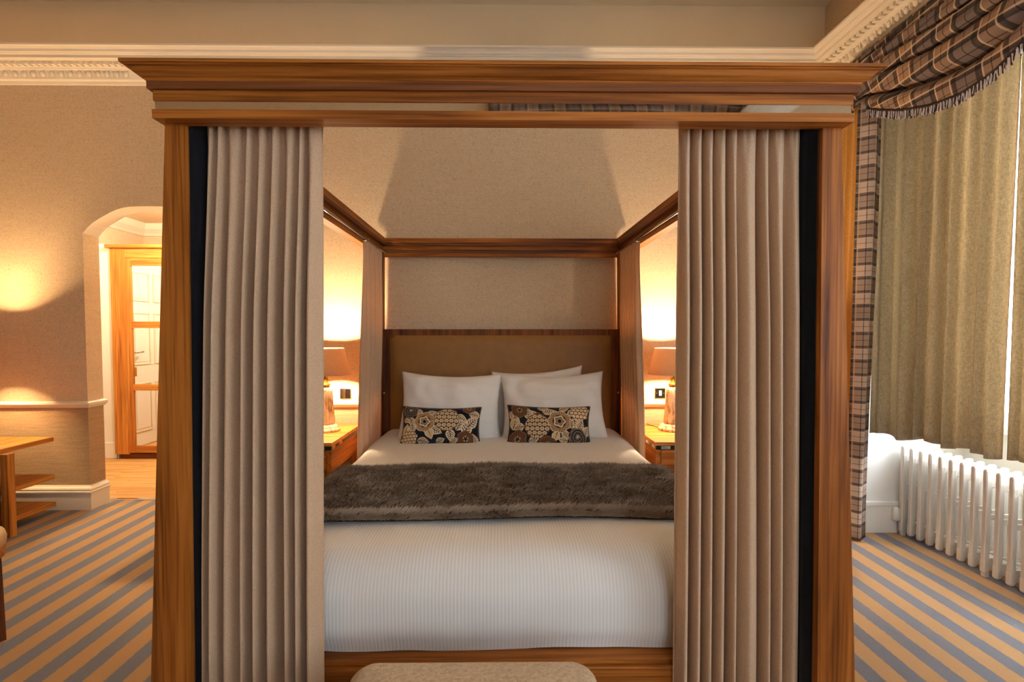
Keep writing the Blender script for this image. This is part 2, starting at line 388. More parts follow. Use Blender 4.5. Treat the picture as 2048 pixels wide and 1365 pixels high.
# cornice: one mitred run on the back wall, one on the right wall
prof = [(0, 2.965), (.012, 2.965), (.02, 2.982), (.034, 2.99), (.038, 3.0), (.046, 3.02), (.062, 3.034), (.075, 3.036), (.08, 3.044), (.088, 3.048), (.088, 3.068), (.125, 3.07), (.15, 3.074), (.15, 3.092), (.16, 3.094), (.164, 3.1), (.172, 3.102), (.176, 3.116), (.188, 3.126), (.2, 3.13), (.2, 3.142), (0, 3.142)]
c1 = MB().extrude(None, [(XL + d, YB - d, z) for d, z in prof], [(XR - d, YB - d, z) for d, z in prof])
c1 = struct(c1.build('trim_1', M['cream'], origin=(0, YB, 2.965)), 'cream plaster cornice along the back wall')
c2 = MB().extrude(None, [(XR - d, YB - d, z) for d, z in prof], [(XR - d, YR + d, z) for d, z in prof])
c2 = struct(c2.build('trim_2', M['cream'], origin=(XR, 0, 2.965)), 'cream plaster cornice with dentils along the window wall')
def shared(name, me, parent, wpos, rotz=0):
    o = bpy.data.objects.new(name, me); COL.objects.link(o); o.parent = parent; o.location = Vector(wpos) - WLOC[parent]; o.rotation_euler = (0, 0, rotz); return o
def proto(mb, name, mat, smooth=False):
    o = mb.build(name, mat, origin=(0, 0, 0), smooth=smooth); me = o.data; bpy.data.objects.remove(o); return me
dent = proto(MB().box(-.013, .013, -.03, 0.002, 0, .02, .002), 'dentil', M['cream'])
eg = MB()
P = []
for j in range(7):
    a = -math.pi / 2 + math.pi * j / 6
    P.append([(.017 * math.cos(a) * math.cos(b), -.016 * math.cos(a) * math.sin(b), .022 * math.sin(a)) for b in [math.pi * i / 8 for i in range(9)]])
eg.grid(P, 9, 7)
egg = proto(eg, 'egg_ornament', M['cream'], True)
dart = proto(MB().hexa([(-.004, 0, -.02), (-.001, -.012, -.02), (.001, -.012, -.02), (.004, 0, -.02)], [(-.008, 0, .02), (-.006, -.018, .02), (.006, -.018, .02), (.008, 0, .02)]), 'dart_ornament', M['cream'])
x = -3.85
while x < -2.5:
    shared('dentil', dent, c1, (x, YB - .088, 3.048)); x += .043
x = -3.85
while x < -2.5:
    shared('egg_ornament', egg, c1, (x, YB - .052, 3.017)); shared('dart_ornament', dart, c1, (x + .031, YB - .05, 3.015)); x += .062
y = 3.40
while y > 2.3:
    shared('dentil', dent, c2, (XR - .088, y, 3.048), R(-90)); y -= .043
y = 3.45
while y > 2.3:
    shared('egg_ornament', egg, c2, (XR - .052, y, 3.017), R(-90)); shared('dart_ornament', dart, c2, (XR - .05, y - .031, 3.015), R(-90)); y -= .062

# chair rail and skirting on the back wall, turning into the arch
def rail(name, prof, x0, x1, ret_x=None, mat=None, mitre=0):
    m = MB(); e = 0
    if mitre > 0: a = [(x0, YB - d, z) for d, z in prof]; b = [(x1 + d, YB - d, z) for d, z in prof]
    elif mitre < 0: a = [(x0 - d, YB - d, z) for d, z in prof]; b = [(x1, YB - d, z) for d, z in prof]
    m.extrude(None, a, b)
    if mitre > 0: m.extrude(None, [(x1 + d, YB - d, z) for d, z in prof], [(x1 + d, YB + TH + .005, z) for d, z in prof])
    else: m.extrude(None, [(x0 - d, YB - d, z) for d, z in prof], [(x0 - d, YB + TH + .005, z) for d, z in prof])
    return struct(m.build(name, mat or M['cream'], origin=(0, YB, 0)))
crp = [(0, .725), (.01, .727), (.016, .738), (.024, .742), (.03, .752), (.03, .764), (.018, .77), (0, .772)]
skp = [(0, 0), (.022, 0), (.022, .118), (.03, .124), (.03, .132), (.02, .14), (.026, .146), (.022, .156), (.012, .164), (.008, .172), (0, .172)]
rail('trim_3', crp, XL, AX0, mitre=1); rail('trim_4', crp, AX1, XR, mitre=-1)
rail('baseboard_back_left', skp, XL, AX0, mitre=1); rail('baseboard_back_right', skp, AX1, XR, mitre=-1)

# ------------------------------------------------------------------ the hall beyond the arch
HX0, HX1, HY0, HY1, HZ = -4.0, -1.8, YB + TH, 5.69, 2.46
struct(MB().box(HX0 - .1, HX0, HY0, HY1, 0, HZ).build('wall_hall_left', M['paper'], origin=(0, 0, 0)))
struct(MB().box(HX0 - .1, HX1 + .1, HY1, HY1 + .1, 0, HZ).build('wall_hall_back', M['paper'], origin=(0, 0, 0)))
struct(MB().box(HX1, HX1 + .1, HY0, HY1, 0, HZ).build('wall_hall_right', M['paper'], origin=(0, 0, 0)))
struct(MB().box(HX0 - .1, HX1 + .1, HY0, HY1 + .1, HZ, HZ + .1).build('ceiling_hall', M['ceil'], origin=(0, 0, 0)))
hp = [(0, 2.33), (.015, 2.335), (.03, 2.36), (.07, 2.40), (.09, 2.44), (.1, HZ), (0, HZ)]
hc = MB().extrude(None, [(HX0 + d, HY0, z) for d, z in hp], [(HX0 + d, HY1 - d, z) for d, z in hp]).extrude(None, [(HX0 + d, HY1 - d, z) for d, z in hp], [(HX1, HY1 - d, z) for d, z in hp])
struct(hc.build('trim_5', M['cream'], origin=(HX0, HY1, 2.33)))
hf = struct(MB().box(HX0, HX1, YB + .2, HY1, -.08, -.012).build('floor_hall', PLK, origin=(0, 0, 0)), 'honey oak plank floor in the hall')
random.seed(4)
row = 0; y = YB + .222
while y < 5.25:
    x = HX0 + .02 - random.random() * .7
    while x < HX1:
        xe = x + .8 + random.random() * .5; a, b = max(x, HX0 + .01), min(xe, HX1)
        if b - a > .05:
            o = MB().box(a + .001, b - .001, y + .001, y + .089, -.012, 0, .0015).build('plank', PLK, origin=((a + b) / 2, y + .045, 0))
            o.location = Vector(o.location) ; o.parent = hf
        x = xe
    y += .09
struct(MB().box(AX0 - .05, AX1 + .05, YB + .185, YB + .222, -.002, .006, .003).build('trim_6', M['chrome']), 'bright metal threshold strip')

# wardrobe with a mirrored three-pane door
WX0, WX1, WY = -3.81, -2.70, 4.95
wr = empty('wardrobe', ((WX0 + WX1) / 2, 5.28, 0), 'honey oak wardrobe with mirrored door panes in the hall beyond the arch', 'wardrobe')
box('side_panel', WOAK[2], wr, WX0, WX0 + .03, WY + .02, 5.66, .05, 2.08)
box('side_panel', WOAK[2], wr, WX1 - .03, WX1, WY + .02, 5.66, .05, 2.08)
box('back_panel', WOAK[2], wr, WX0 + .03, WX1 - .03, 5.64, 5.66, .05, 2.08)
box('top_cornice', WOAK[0], wr, WX0 - .03, WX1 + .03, WY - .03, 5.66, 2.08, 2.115, .006)
box('head_rail', WOAK[0], wr, WX0 + .14, WX1 - .14, WY, WY + .03, 1.985, 2.08)
box('face_stile', WOAK[2], wr, WX0, WX0 + .14, WY, WY + .03, .05, 2.08)
box('face_stile', WOAK[2], wr, WX1 - .14, WX1, WY, WY + .03, .05, 2.08)
box('plinth', WDK[0], wr, WX0 + .03, WX1 - .03, WY + .03, WY + .05, 0, .05)
dx0, dx1 = WX0 + .143, WX1 - .143
dr = box('door', WOAK[2], wr, dx0, dx0 + .055, WY - .005, WY + .025, .065, 1.982)
box('door_stile', WOAK[2], dr, dx1 - .055, dx1, WY - .005, WY + .025, .065, 1.982)
for (a, b) in ((.065, .135), (.685, .745), (1.30, 1.365), (1.91, 1.982)):
    box('door_rail', WOAK[0], dr, dx0 + .055, dx1 - .055, WY - .004, WY + .024, a, b)
for (a, b) in ((.135, .685), (.745, 1.30), (1.365, 1.91)):
    MB().box(dx0 + .055, dx1 - .055, WY + .010, WY + .014, a, b).build('mirror_pane', M['mirror'], dr)
# white filler panel between wardrobe and hall wall
fp = MB().box(HX0, WX0 - .002, 5.0, 5.03, 0, 2.13, .003).box(HX0, WX0 - .012, 4.985, 5.0, 0, .16, .003)
struct(fp.build('trim_7', M['white']), 'white panel between the wardrobe and the hall wall')
# white entrance door on the hall's left wall (seen in the wardrobe mirror)
ed = empty('door_1', (HX0 + .02, 4.17, 0), 'white panelled entrance door reflected in the wardrobe mirror', kind='structure')
box('door_leaf', M['white'], ed, HX0, HX0 + .035, 3.80, 4.56, .005, 2.03)
for (a, b) in ((.16, .70), (.90, 1.48), (1.60, 1.92)):
    for (c, d) in ((3.88, 4.15), (4.21, 4.48)):
        pm = box('door_panel', M['white'], ed, HX0 + .035, HX0 + .041, c + .03, d - .03, a + .03, b - .03, .004)
        fr = MB()
        for q in ((c, d, a, a + .018), (c, d, b - .018, b), (c, c + .018, a + .018, b - .018), (d - .018, d, a + .018, b - .018)): fr.box(HX0 + .035, HX0 + .045, *q, .004)
        fr.build('panel_moulding', M['cream'], pm)
hd = box('lock_plate', M['brass'], ed, HX0 + .035, HX0 + .042, 4.48, 4.54, .98, 1.22)
MB().tube([(HX0 + .042, 4.51, 1.04), (HX0 + .085, 4.51, 1.04), (HX0 + .09, 4.50, 1.04), (HX0 + .09, 4.40, 1.045)], .010, 10).build('handle', M['chrome'], hd, True)
box('rim_lock', M['brass'], ed, HX0 + .035, HX0 + .06, 4.46, 4.55, .78, .88, .006)
ar = MB().box(HX0, HX0 + .025, 4.57, 4.65, 0, 2.11, .004).box(HX0, HX0 + .025, 3.71, 3.79, 0, 2.11, .004).box(HX0, HX0 + .025, 3.79, 4.57, 2.035, 2.11, .004)
struct(ar.build('trim_8', M['white']))
# hall ceiling lamp
hl = empty('ceiling_light', (-3.0, 4.3, HZ - .09), 'round glass ceiling light in the hall above the arch', 'light')
MB().lathe([(.09, HZ), (.09, HZ - .02), (.08, HZ - .025)], -3.0, 4.3, 24).build('base', M['chrome'], hl, True)
MB().lathe([(.13, HZ - .025), (.125, HZ - .05), (.09, HZ - .08), (.03, HZ - .09)], -3.0, 4.3, 24).build('diffuser', emit('lit_diffuser', (1, .9, .72, 1), 40), hl, True)
def point(name, loc, power, rad, col, parent):
    l = bpy.data.lights.new(name, 'POINT'); l.energy = power; l.shadow_soft_size = rad; l.color = col
    o = bpy.data.objects.new(name, l); COL.objects.link(o); o.location = Vector(loc) - (WLOC[parent] if parent else Vector()); o.parent = parent; return o
point('hall_light', (-3.0, 4.3, HZ - .15), 62, .05, (1, .86, .64), hl)

# ------------------------------------------------------------------ the four-poster bed
CX = 0.016
bed = empty('four_poster_bed', (CX, 2.4, 0), 'walnut four-poster bed with tan leather headboard and mirrored canopy strip', 'bed')
def post(front, s):
    xi0, xo0, xi1, xo1 = .826, .938, .8085, .8565
    if front: yb, yt = (1.275, 1.335), (1.287, 1.33)
    else: yb, yt = (3.40, 3.51), (3.405, 3.505); xo0 = .92
    def q(xi, xo, ys, z): return [(CX + s * xi, ys[0], z), (CX + s * xo, ys[0], z), (CX + s * xo, ys[1], z), (CX + s * xi, ys[1], z)]
    MB().hexa(q(xi0, xo0, yb, 0), q(xi1, xo1, yt, 1.80)).build('post', WD[2], bed)
    if not front:
        MB().tube([(CX + s * .805, 3.425, .845), (CX + s * .800, 3.405, .845)], .008, 10).build('bolt', M['chrome'], bed, True)
for fr in (True, False):
    for s in (-1, 1): post(fr, s)
# canopy: rings of mitred boards, front / sides / back, stacked strips
def ring(name, hw_o, hw_i, f0, b0, z0, z1, mats, f1=None, ob=0.0, bev=True):
    """four mitred boards; outer half-width hw_o, board thickness inwards hw_o-hw_i, outer front f0, outer back b0; the top leans out by ob"""
    t = hw_o - hw_i
    lo = [(CX - hw_o, f0), (CX + hw_o, f0), (CX + hw_o, b0), (CX - hw_o, b0)]
    li = [(CX - hw_i, f0 + t), (CX + hw_i, f0 + t), (CX + hw_i, b0 - t), (CX - hw_i, b0 - t)]
    uo = [(CX - hw_o - ob, f0 - ob), (CX + hw_o + ob, f0 - ob), (CX + hw_o + ob, b0), (CX - hw_o - ob, b0)]
    for i in range(4):
        j = (i + 1) % 4
        bot = [(*lo[i], z0), (*lo[j], z0), (*li[j], z0), (*li[i], z0)]
        top = [(*uo[i], z1), (*uo[j], z1), (*li[j], z1), (*li[i], z1)]
        MB().hexa(bot, top).build(name, mats[0] if i % 2 == 0 else mats[1], bed)
Z0 = 1.782
ring('lower_beam', .864, .816, 1.250, 3.515, Z0, 1.8035, (WD[0], WD[1]))
ring('core_beam', .855, .816, 1.259, 3.51, 1.8035, 1.8255, (WDK[0], WDK[1]))
MB().box(CX - .859, CX + .859, 1.255, 1.259, 1.8035, 1.8255).build('mirror_strip', M['mirror'], bed)
for s in (-1, 1): MB().box(CX + s * .855, CX + s * .859, 1.259, 3.51, 1.8035, 1.8255).build('mirror_strip', M['mirror'], bed)
ring('upper_beam', .862, .81, 1.252, 3.512, 1.8255, 1.850, (WD[0], WD[1]))
ring('bead_beam', .871, .79, 1.243, 3.515, 1.850, 1.868, (WDK[0], WDK[1]))
# crown with cove profile
cp = [(0, 1.868), (.003, 1.8705), (.004, 1.873), (.012, 1.876), (.02, 1.882), (.024, 1.888), (.026, 1.890), (.033, 1.8915), (.033, 1.8935), (.038, 1.894), (.038, 1.902)]
def crown():
    base = [(.871, 1.243, 3.515)]
    outer = lambda d: [(CX - .871 - d, 1.243 - d), (CX + .871 + d, 1.243 - d), (CX + .871 + d, 3.515), (CX - .871 - d, 3.515)]
    inner = [(CX - .79, 1.324), (CX + .79, 1.324), (CX + .79, 3.434), (CX - .79, 3.434)]
    for i in (0, 1, 3):
        j = (i + 1) % 4
        a = [(*outer(d)[i], z) for d, z in cp] + [(*inner[i], 1.90), (*inner[i], 1.868)]
        b = [(*outer(d)[j], z) for d, z in cp] + [(*inner[j], 1.90), (*inner[j], 1.868)]
        MB().extrude(None, a, b).build('crown_moulding', WD[0] if i == 0 else WD[1], bed)
    box('crown_moulding', WD[0], bed, CX - .87, CX + .87, 3.43, 3.515, 1.868, 1.90)
crown()
# curtain rods inside the canopy
for s in (-1, 1):
    rd = MB().tube([(CX + s * .775, 1.36, 1.793), (CX + s * .775, 3.41, 1.793)], .006, 8).build('curtain_rod', M['chrome'], bed, True)
    MB().tube([(CX + s * .8, 2.93, 1.795), (CX + s * .77, 2.93, 1.795)], .008, 8).build('rod_bracket', M['chrome'], rd, True)
MB().tube([(CX - .81, 1.337, 1.818), (CX + .81, 1.337, 1.818)], .006, 8).build('curtain_rod', M['chrome'], bed, True)
# headboard
box('headboard', WDK[2], bed, CX - .815, CX + .815, 3.44, 3.495, .05, 1.28, .003)
def padded(name, mat, parent, x0, x1, z0, z1, yf, t):
    nu, nv = 40, 24; P = []
    for j in range(nv):
        rw_ = []
        for i in range(nu):
            u = -1 + 2 * i / (nu - 1); v = -1 + 2 * j / (nv - 1)
            e = min(1, (1 - abs(u)) * (x1 - x0) / 2 / .02, (1 - abs(v)) * (z1 - z0) / 2 / .02)
            rw_.append((lerp(x0, x1, (u + 1) / 2), yf - t * math.sqrt(max(0, 1 - (1 - e) ** 2)) * (1 - .1 * u * u), lerp(z0, z1, (v + 1) / 2)))
        P.append(rw_)
    return MB().grid(P, nu, nv).build(name, mat, parent, True)
padded('leather_panel', M['leather'], bed, CX - .765, CX + .757, .45, 1.238, 3.44, .028)
# base frame
box('foot_rail', WD[0], bed, CX - .82, CX + .82, 1.368, 1.40, .08, .318, .004)
box('foot_ledge', WD[0], bed, CX - .80, CX + .80, 1.38, 1.46, .318, .334, .003)
for s in (-1, 1): box('side_rail', WD[1], bed, CX + s * .79, CX + s * .82, 1.40, 3.44, .08, .33)
box('bed_base', WDK[0], bed, CX - .785, CX + .785, 1.46, 3.43, .2, .33)

# ------------------------------------------------------------------ bedding
def rbox_point(x, y, z, hw, yf, zt, Rr):
    """project a point onto the rounded duvet hull (rounded at the sides, foot and top)"""
    ix = max(-hw + Rr, min(hw - Rr, x)); iy = max(yf + Rr, y); iz = min(zt - Rr, z)
    d = Vector((x - ix, y - iy, z - iz)); l = d.length
    if l < 1e-6: return Vector((x, y, zt)), Vector((0, 0, 1))
    d /= l
    return Vector((ix, iy, iz)) + d * Rr, d
HW, YF, ZT, RR = .84, 1.405, .602, .13
def hull(u, s, lift=0.0, hem=.345, hemfront=None):
    """u across (arc length from the centre line), s along: distance from the head, folding down at foot and sides"""
    flat = HW - RR; q = math.pi / 2 * RR
    def fold(a, flat):
        sg = 1 if a >= 0 else -1; a = abs(a)
        if a <= flat: return sg * a, 0.0, 0.0, 1.0
        if a <= flat + q:
            th = (a - flat) / RR; return sg * (flat + RR * math.sin(th)), RR * (1 - math.cos(th)), sg * math.sin(th), math.cos(th)
        return sg * (flat + RR), RR + (a - flat - q), sg, 0.0
    x, dz1, nx, c1_ = fold(u, flat)
    return x, dz1, nx, c1_
def duvet_mesh():
    # build on a rounded box lattice: top + foot + sides
    nx, ny, nz = 96, 110, 14
    m = MB(); idx = {}
    def vert(x, y, z):
        p, n = rbox_point(x, y, z, HW, YF, ZT, RR)
        k = (round(p.x, 4), round(p.y, 4), round(p.z, 4))
        if k in idx: return idx[k]
        wv = mnoise.noise(Vector((p.x * 2.2, p.y * 2.6, p.z * 3))) * .010 + mnoise.noise(Vector((p.x * 6, p.y * 4 + 7, p.z * 6))) * .004
        pp = p + n * wv
        pp.z += .012 * math.cos(p.x * 1.7) - .008 if n.z > .5 else 0
        low = smoothstep((.40 - p.z) / .06)
        if low > 0:                                   # the hem pulls in and sags unevenly
            pp -= n * .02 * low
            pp.z += low * (.010 * mnoise.noise(Vector((p.x * 3.3 + 3, 0, 0))) - .008 * math.exp(-((p.x + .05) / .3) ** 2) + .004 * abs(p.x))
        pp.x += CX
        m.v.append(tuple(pp)); idx[k] = len(m.v) - 1; return idx[k]
    ZB = .338
    xs = [-HW + 2 * HW * i / nx for i in range(nx + 1)]; ys = [YF + (3.43 - YF) * (i / ny) ** 1.25 for i in range(ny + 1)]; zs = [ZB + (ZT - ZB) * i / nz for i in range(nz + 1)]
    def face(*c):
        q = [vert(*p) for p in c]; q = [a for i, a in enumerate(q) if a != q[i - 1]]
        if len(set(q)) >= 3: m.f.append(tuple(q)); m.mi.append(0)
    for i in range(nx):
        for j in range(ny): face((xs[i], ys[j], ZT), (xs[i + 1], ys[j], ZT), (xs[i + 1], ys[j + 1], ZT), (xs[i], ys[j + 1], ZT))
        for k in range(nz): face((xs[i], YF, zs[k]), (xs[i + 1], YF, zs[k]), (xs[i + 1], YF, zs[k + 1]), (xs[i], YF, zs[k + 1]))
    for j in range(ny):
        for k in range(nz):
            for s in (-HW, HW): face((s, ys[j], zs[k]), (s, ys[j + 1], zs[k]), (s, ys[j + 1], zs[k + 1]), (s, ys[j], zs[k + 1]))
    # underside so that the bedding is a closed body
    n0 = len(m.v)
    m.add([(CX - HW + .03, YF + .03, ZB), (CX + HW - .03, YF + .03, ZB), (CX + HW - .03, 3.43, ZB), (CX - HW + .03, 3.43, ZB)], [(0, 1, 2, 3)])
    return m
duv = duvet_mesh().build('duvet', M['duvet'], None, True, origin=(CX, 2.4, .33))
tag(duv, 'white ribbed cotton duvet spread over the four-poster bed', 'duvet')

# fur throw
TY0, TY1 = 1.70, 2.36
def throw_point(u, y, lift):
    flat = HW - RR; q = math.pi / 2 * RR; sg = 1 if u >= 0 else -1; a = abs(u)
    zc = ZT + .012 * math.cos(u * 1.7) - .008 + .004 if a < flat else ZT
    if a <= flat: return Vector((u, y, zc + lift)), Vector((0, 0, 1))
    if a <= flat + q:
        th = (a - flat) / RR; n = Vector((sg * math.sin(th), 0, math.cos(th)))
        return Vector((sg * flat, y, ZT - RR)) + n * (RR + lift), n
    return Vector((sg * (HW + lift), y, ZT - RR - (a - flat - q))), Vector((sg, 0, 0))
UM = HW - RR + math.pi / 2 * RR + .14
th = empty('fur_throw', (CX, 2.03, .6), 'dark brown faux-fur throw laid across the white duvet', 'throw')
nu, nv = 120, 24; P = []
def wavy(u): return .010 * math.sin(u * 3.1 + .6) + .007 * math.sin(u * 7.3)
for j in range(nv):
    rw_ = []
    for i in range(nu):
        u = -UM + 2 * UM * i / (nu - 1); v = j / (nv - 1)
        y = lerp(TY0 + wavy(u), TY1 + wavy(u + 2) * .7, v)
        edge = min(1, v / .06, (1 - v) / .06)
        p, n = throw_point(u, y, .006 + .014 * math.sqrt(edge)); p.x += CX; rw_.append(tuple(p))
    P.append(rw_)
MB().grid(P, nu, nv).build('backing', M['furbase'], th, True)
random.seed(11)
fur = MB(); fc = []
def blade(p, d, side, ln, wd, c0, c1):
    a = p - side * wd; b = p + side * wd; m1 = p + d * ln * .55 + Vector((0, 0, .0)); tip = p + d * ln
    k = len(fur.v); fur.v += [tuple(a), tuple(b), tuple(m1 + side * wd * .7), tuple(m1 - side * wd * .7), tuple(tip)]
    fur.f += [(k, k + 1, k + 2, k + 3), (k + 3, k + 2, k + 4)]; fur.mi += [0, 0]
    fc.extend([c0, c0, c1, c1, tuple(min(1, x * 1.25) for x in c1)])
dk, md_, lt = L(76, 60, 48)[:3], L(128, 106, 86)[:3], L(192, 172, 150)[:3]
NB = 92000
for i in range(NB):
    u = random.uniform(-UM, UM); v = random.random()
    border = v < .115
    if i % 14 == 0: v = random.random() * .02 + .985; border = False
    if i % 12 == 1: v = random.random() * .03; border = True
    y = lerp(TY0 + wavy(u), TY1 + wavy(u + 2) * .7, v)
    roll = .014 * math.sin(math.pi * min(1, v / .115)) if border else 0
    p, n = throw_point(u, y, .010 + roll)
    cl = mnoise.noise(Vector((u * 9, y * 16, 1.3))) + .6 * mnoise.noise(Vector((u * 26, y * 40, 4.4)))
    ang = cl * 1.4 + random.gauss(0, .5) - .6
    tang = Vector((math.cos(ang) * .8, math.sin(ang) * .5 + (.55 if v > .97 else (-.9 if v < .03 else .05)), 0))
    tang = tang - n * tang.dot(n)
    d = (n * random.uniform(.25, .7) + tang * random.uniform(.6, 1.0)).normalized()
    side = d.cross(Vector((0, 1, .35))); side = side.normalized() if side.length > 1e-3 else Vector((1, 0, 0))
    t = max(0, min(1, .42 + cl * .55 + random.gauss(0, .18)))
    base = tuple(lerp(a, b, t) for a, b in zip(dk, md_))
    tipc = tuple(lerp(a, b, min(1, t * .75 + (.8 if border else 0))) for a, b in zip(md_, lt))
    if border: base = tuple(lerp(a, b, .5) for a, b in zip(base, lt))
    p.x += CX
    blade(p, d, side, random.uniform(.016, .032), random.uniform(.0009, .0016), base, tipc)
fur.col = fc
fo = fur.build('fur_pile', M['fur'], th, norm=False); fo['kind'] = 'stuff'

# pillows and cushions
def soft(w, h, t, n, m, corner=.05, pw=2.6, seed=0, wr_=.006):
    """two sheets meeting at a pinched outline; returns front and back grids in (x, depth, z) about the centre"""
    out = []
    for sgn in (-1, 1):
        P = []
        for j in range(m + 1):
            r_ = []
            for i in range(n + 1):
                u = -1 + 2 * i / n; v = -1 + 2 * j / m
                x = u * (1 - corner * (1 - v * v) * abs(u) ** 1.5) ; z = v * (1 - corner * 1.7 * (1 - u * u) * abs(v) ** 1.5)
                th_ = (max(0, 1 - abs(u) ** pw) * max(0, 1 - abs(v) ** pw)) ** .55
                e = min(1, 6 * (1 - abs(u)), 6 * (1 - abs(v)))
                wv = wr_ * e * (mnoise.noise(Vector((u * 2.2 + seed, v * 1.6, sgn))) + .5 * mnoise.noise(Vector((u * 5 + seed, v * 3, sgn * 3))))
                r_.append(Vector((x * w / 2, sgn * t / 2 * th_ + wv, z * h / 2)))
            P.append(r_)
        out.append(P)
    return out
def place(P, loc, tilt, roll=0, yaw=0):
    Mx = Matrix.Translation(loc) @ Matrix.Rotation(yaw, 4, 'Z') @ Matrix.Rotation(-tilt, 4, 'X') @ Matrix.Rotation(roll, 4, 'Y')
    return [[Mx @ p for p in r_] for r_ in P]
def pillow(name, loc, w, h, t, tilt, roll, yaw, seed, label):
    F, B = soft(w, h, t, 48, 34, .085, 2.4, seed, .022)
    F, B = place(F, loc, tilt, roll, yaw), place(B, loc, tilt, roll, yaw)
    m = MB().grid(F, 49, 35).grid(B, 49, 35)
    o = m.build(name, M['pillow'], None, True)
    bm = bmesh.new(); bm.from_mesh(o.data); bmesh.ops.remove_doubles(bm, verts=bm.verts, dist=1e-4); bmesh.ops.recalc_face_normals(bm, faces=bm.faces); bm.to_mesh(o.data); bm.free()
    return tag(o, label, 'pillow', 'white pillows against the headboard')
pillow('pillow', (.268, 3.325, .80), .62, .44, .12, R(10), R(-4), 0, 5, 'rear white pillow whose corner peeks out above the front pillow')
pillow('pillow', (-.308, 3.17, .785), .66, .46, .20, R(20), R(1.5), R(1), 1, 'front white pillow standing behind the cushion with the spiral rose at top')
pillow('pillow', (.345, 3.17, .785), .68, .46, .20, R(20), R(-1.5), R(-1), 2, 'front white pillow standing behind the cushion with the spiral rose at bottom')

NAVY, TANC, CREAM, BRN, GREY, TAU = L(24, 28, 40)[:3], L(190, 156, 112)[:3], L(226, 204, 168)[:3], L(112, 76, 50)[:3], L(112, 100, 92)[:3], L(160, 136, 108)[:3]
def paint(s, t, items):
    """colour of the printed cloth at (s, t), both in units of the cushion's width"""
    c = NAVY
    for it in items:
        k, cx, cy, r = it[:4]; dx, dy = s - cx, t - cy
        if k == 'leaf':
            a = it[4]; u = (dx * math.cos(a) + dy * math.sin(a)) / r; v = (-dx * math.sin(a) + dy * math.cos(a)) / r
            if 0 <= u <= 1:
                hw_ = .34 * math.sin(math.pi * u ** .8) ; av = abs(v)
                if av < hw_:
                    if av > hw_ - .07: c = CREAM
                    elif av < .035 * (1 - u): c = NAVY
                    else: c = (TANC if (math.sin((u * 3.2 - av * 2.2) * 14) > -.1) else CREAM) if it[5] else (NAVY if math.sin((u * 3.2 - av * 2.2) * 12) > .35 else CREAM)
            continue
        d = math.hypot(dx, dy) / r
        if d > 1.25: continue
        a = math.atan2(dy, dx)
        if k == 'peony':
            ed = 1 + .13 * abs(math.sin(a * 3.5)) - .06
            if d < ed:
                if d > ed - .06: c = CREAM
                elif d > .62: c = TANC if math.sin(a * 34 + d * 3) > -.35 else BRN
                elif d > .52 + .06 * math.cos(a * 5): c = BRN if math.sin(a * 26) > 0 else NAVY
                elif d > .38 + .06 * math.cos(a * 5): c = CREAM
                elif d > .30 + .05 * math.cos(a * 5): c = BRN
                elif d > .16: c = TAU
                else: c = NAVY
        elif k == 'rose':
            ed = 1 + .06 * math.sin(a * 7)
            if d < ed: c = GREY if math.sin(d * 22 + a * 1.0 + .8 * math.sin(a * 3)) > -.15 else (NAVY if d > .2 else CREAM)
            if ed - .07 < d < ed: c = TAU
        elif k == 'cluster':
            ed = 1 + .07 * abs(math.sin(a * 6))
            if d < ed:
                q = 4.3 / r * .5; gx = dx * q * 1.15; gy = dy * q * 1.35; row_ = math.floor(gy); gx += .5 * (row_ % 2)
                fx, fy = gx - math.floor(gx) - .5, gy - row_
                e = math.hypot(fx, (fy - .42) * .95)
                c = CREAM if .30 < e < .43 else (TANC if e < .30 else (BRN if e < .52 else NAVY))
                if d > ed - .05: c = BRN
        elif k == 'berry':
            ed = 1 + .08 * math.sin(a * 8)
            if d < ed:
                q = 2.4 / r; gx = dx * q; gy = dy * q * 1.15; row_ = math.floor(gy); gx += .5 * (row_ % 2)
                e = math.hypot(gx - math.floor(gx) - .5, gy - row_ - .5)
                c = NAVY if e < .1 else (CREAM if e < .40 else (TANC if e < .47 else BRN))
        elif k == 'brown':
            ed = 1 + .12 * abs(math.sin(a * 3)) - .05
            if d < ed:
                c = BRN if math.sin(a * 18 + d * 4) > -.5 else L(70, 46, 34)[:3]
                if d > ed - .08: c = L(140, 100, 70)[:3]
                if d < .35: c = TANC if math.sin(a * 5) * .1 + d > .24 else NAVY
    return c
def cushion(loc, w, h, t, tilt, roll, yaw, items, seed, label):
    n, m = 240, 124
    F, B = soft(w, h, t, n, m, .065, 2.6, seed, .010)
    root = empty('floral_cushion', (loc[0], loc[1], loc[2] - h / 2), label, 'cushion', 'floral cushions on the bed')
    PF = place(F, loc, tilt, roll, yaw); PB = place(B, loc, tilt, roll, yaw)
    mb = MB().grid(PF, n + 1, m + 1); asp = h / w
    mb.col = [paint(i / n, j / m * asp, items) for j in range(m + 1) for i in range(n + 1)]
    mb.build('front_panel', M['print'], root, True, norm=False)
    mk = MB().grid([r_[::6] for r_ in PB[::4]], n // 6 + 1, m // 4 + 1); mk.col = [NAVY] * len(mk.v)
    mk.build('back_panel', M['print'], root, True, norm=False)
    ring_ = PF[0][:-1:4] + [r_[-1] for r_ in PF[:-1:4]] + PF[-1][:0:-4] + [r_[0] for r_ in PF[:0:-4]]
    MB().tube(ring_, .0042, 6, closed=True).build('piping', plain('piping_cord', L(104, 72, 44), .8), root, True)
def lf(cx, cy, r, deg, solid=0): return ('leaf', cx, cy, r, R(deg), solid)
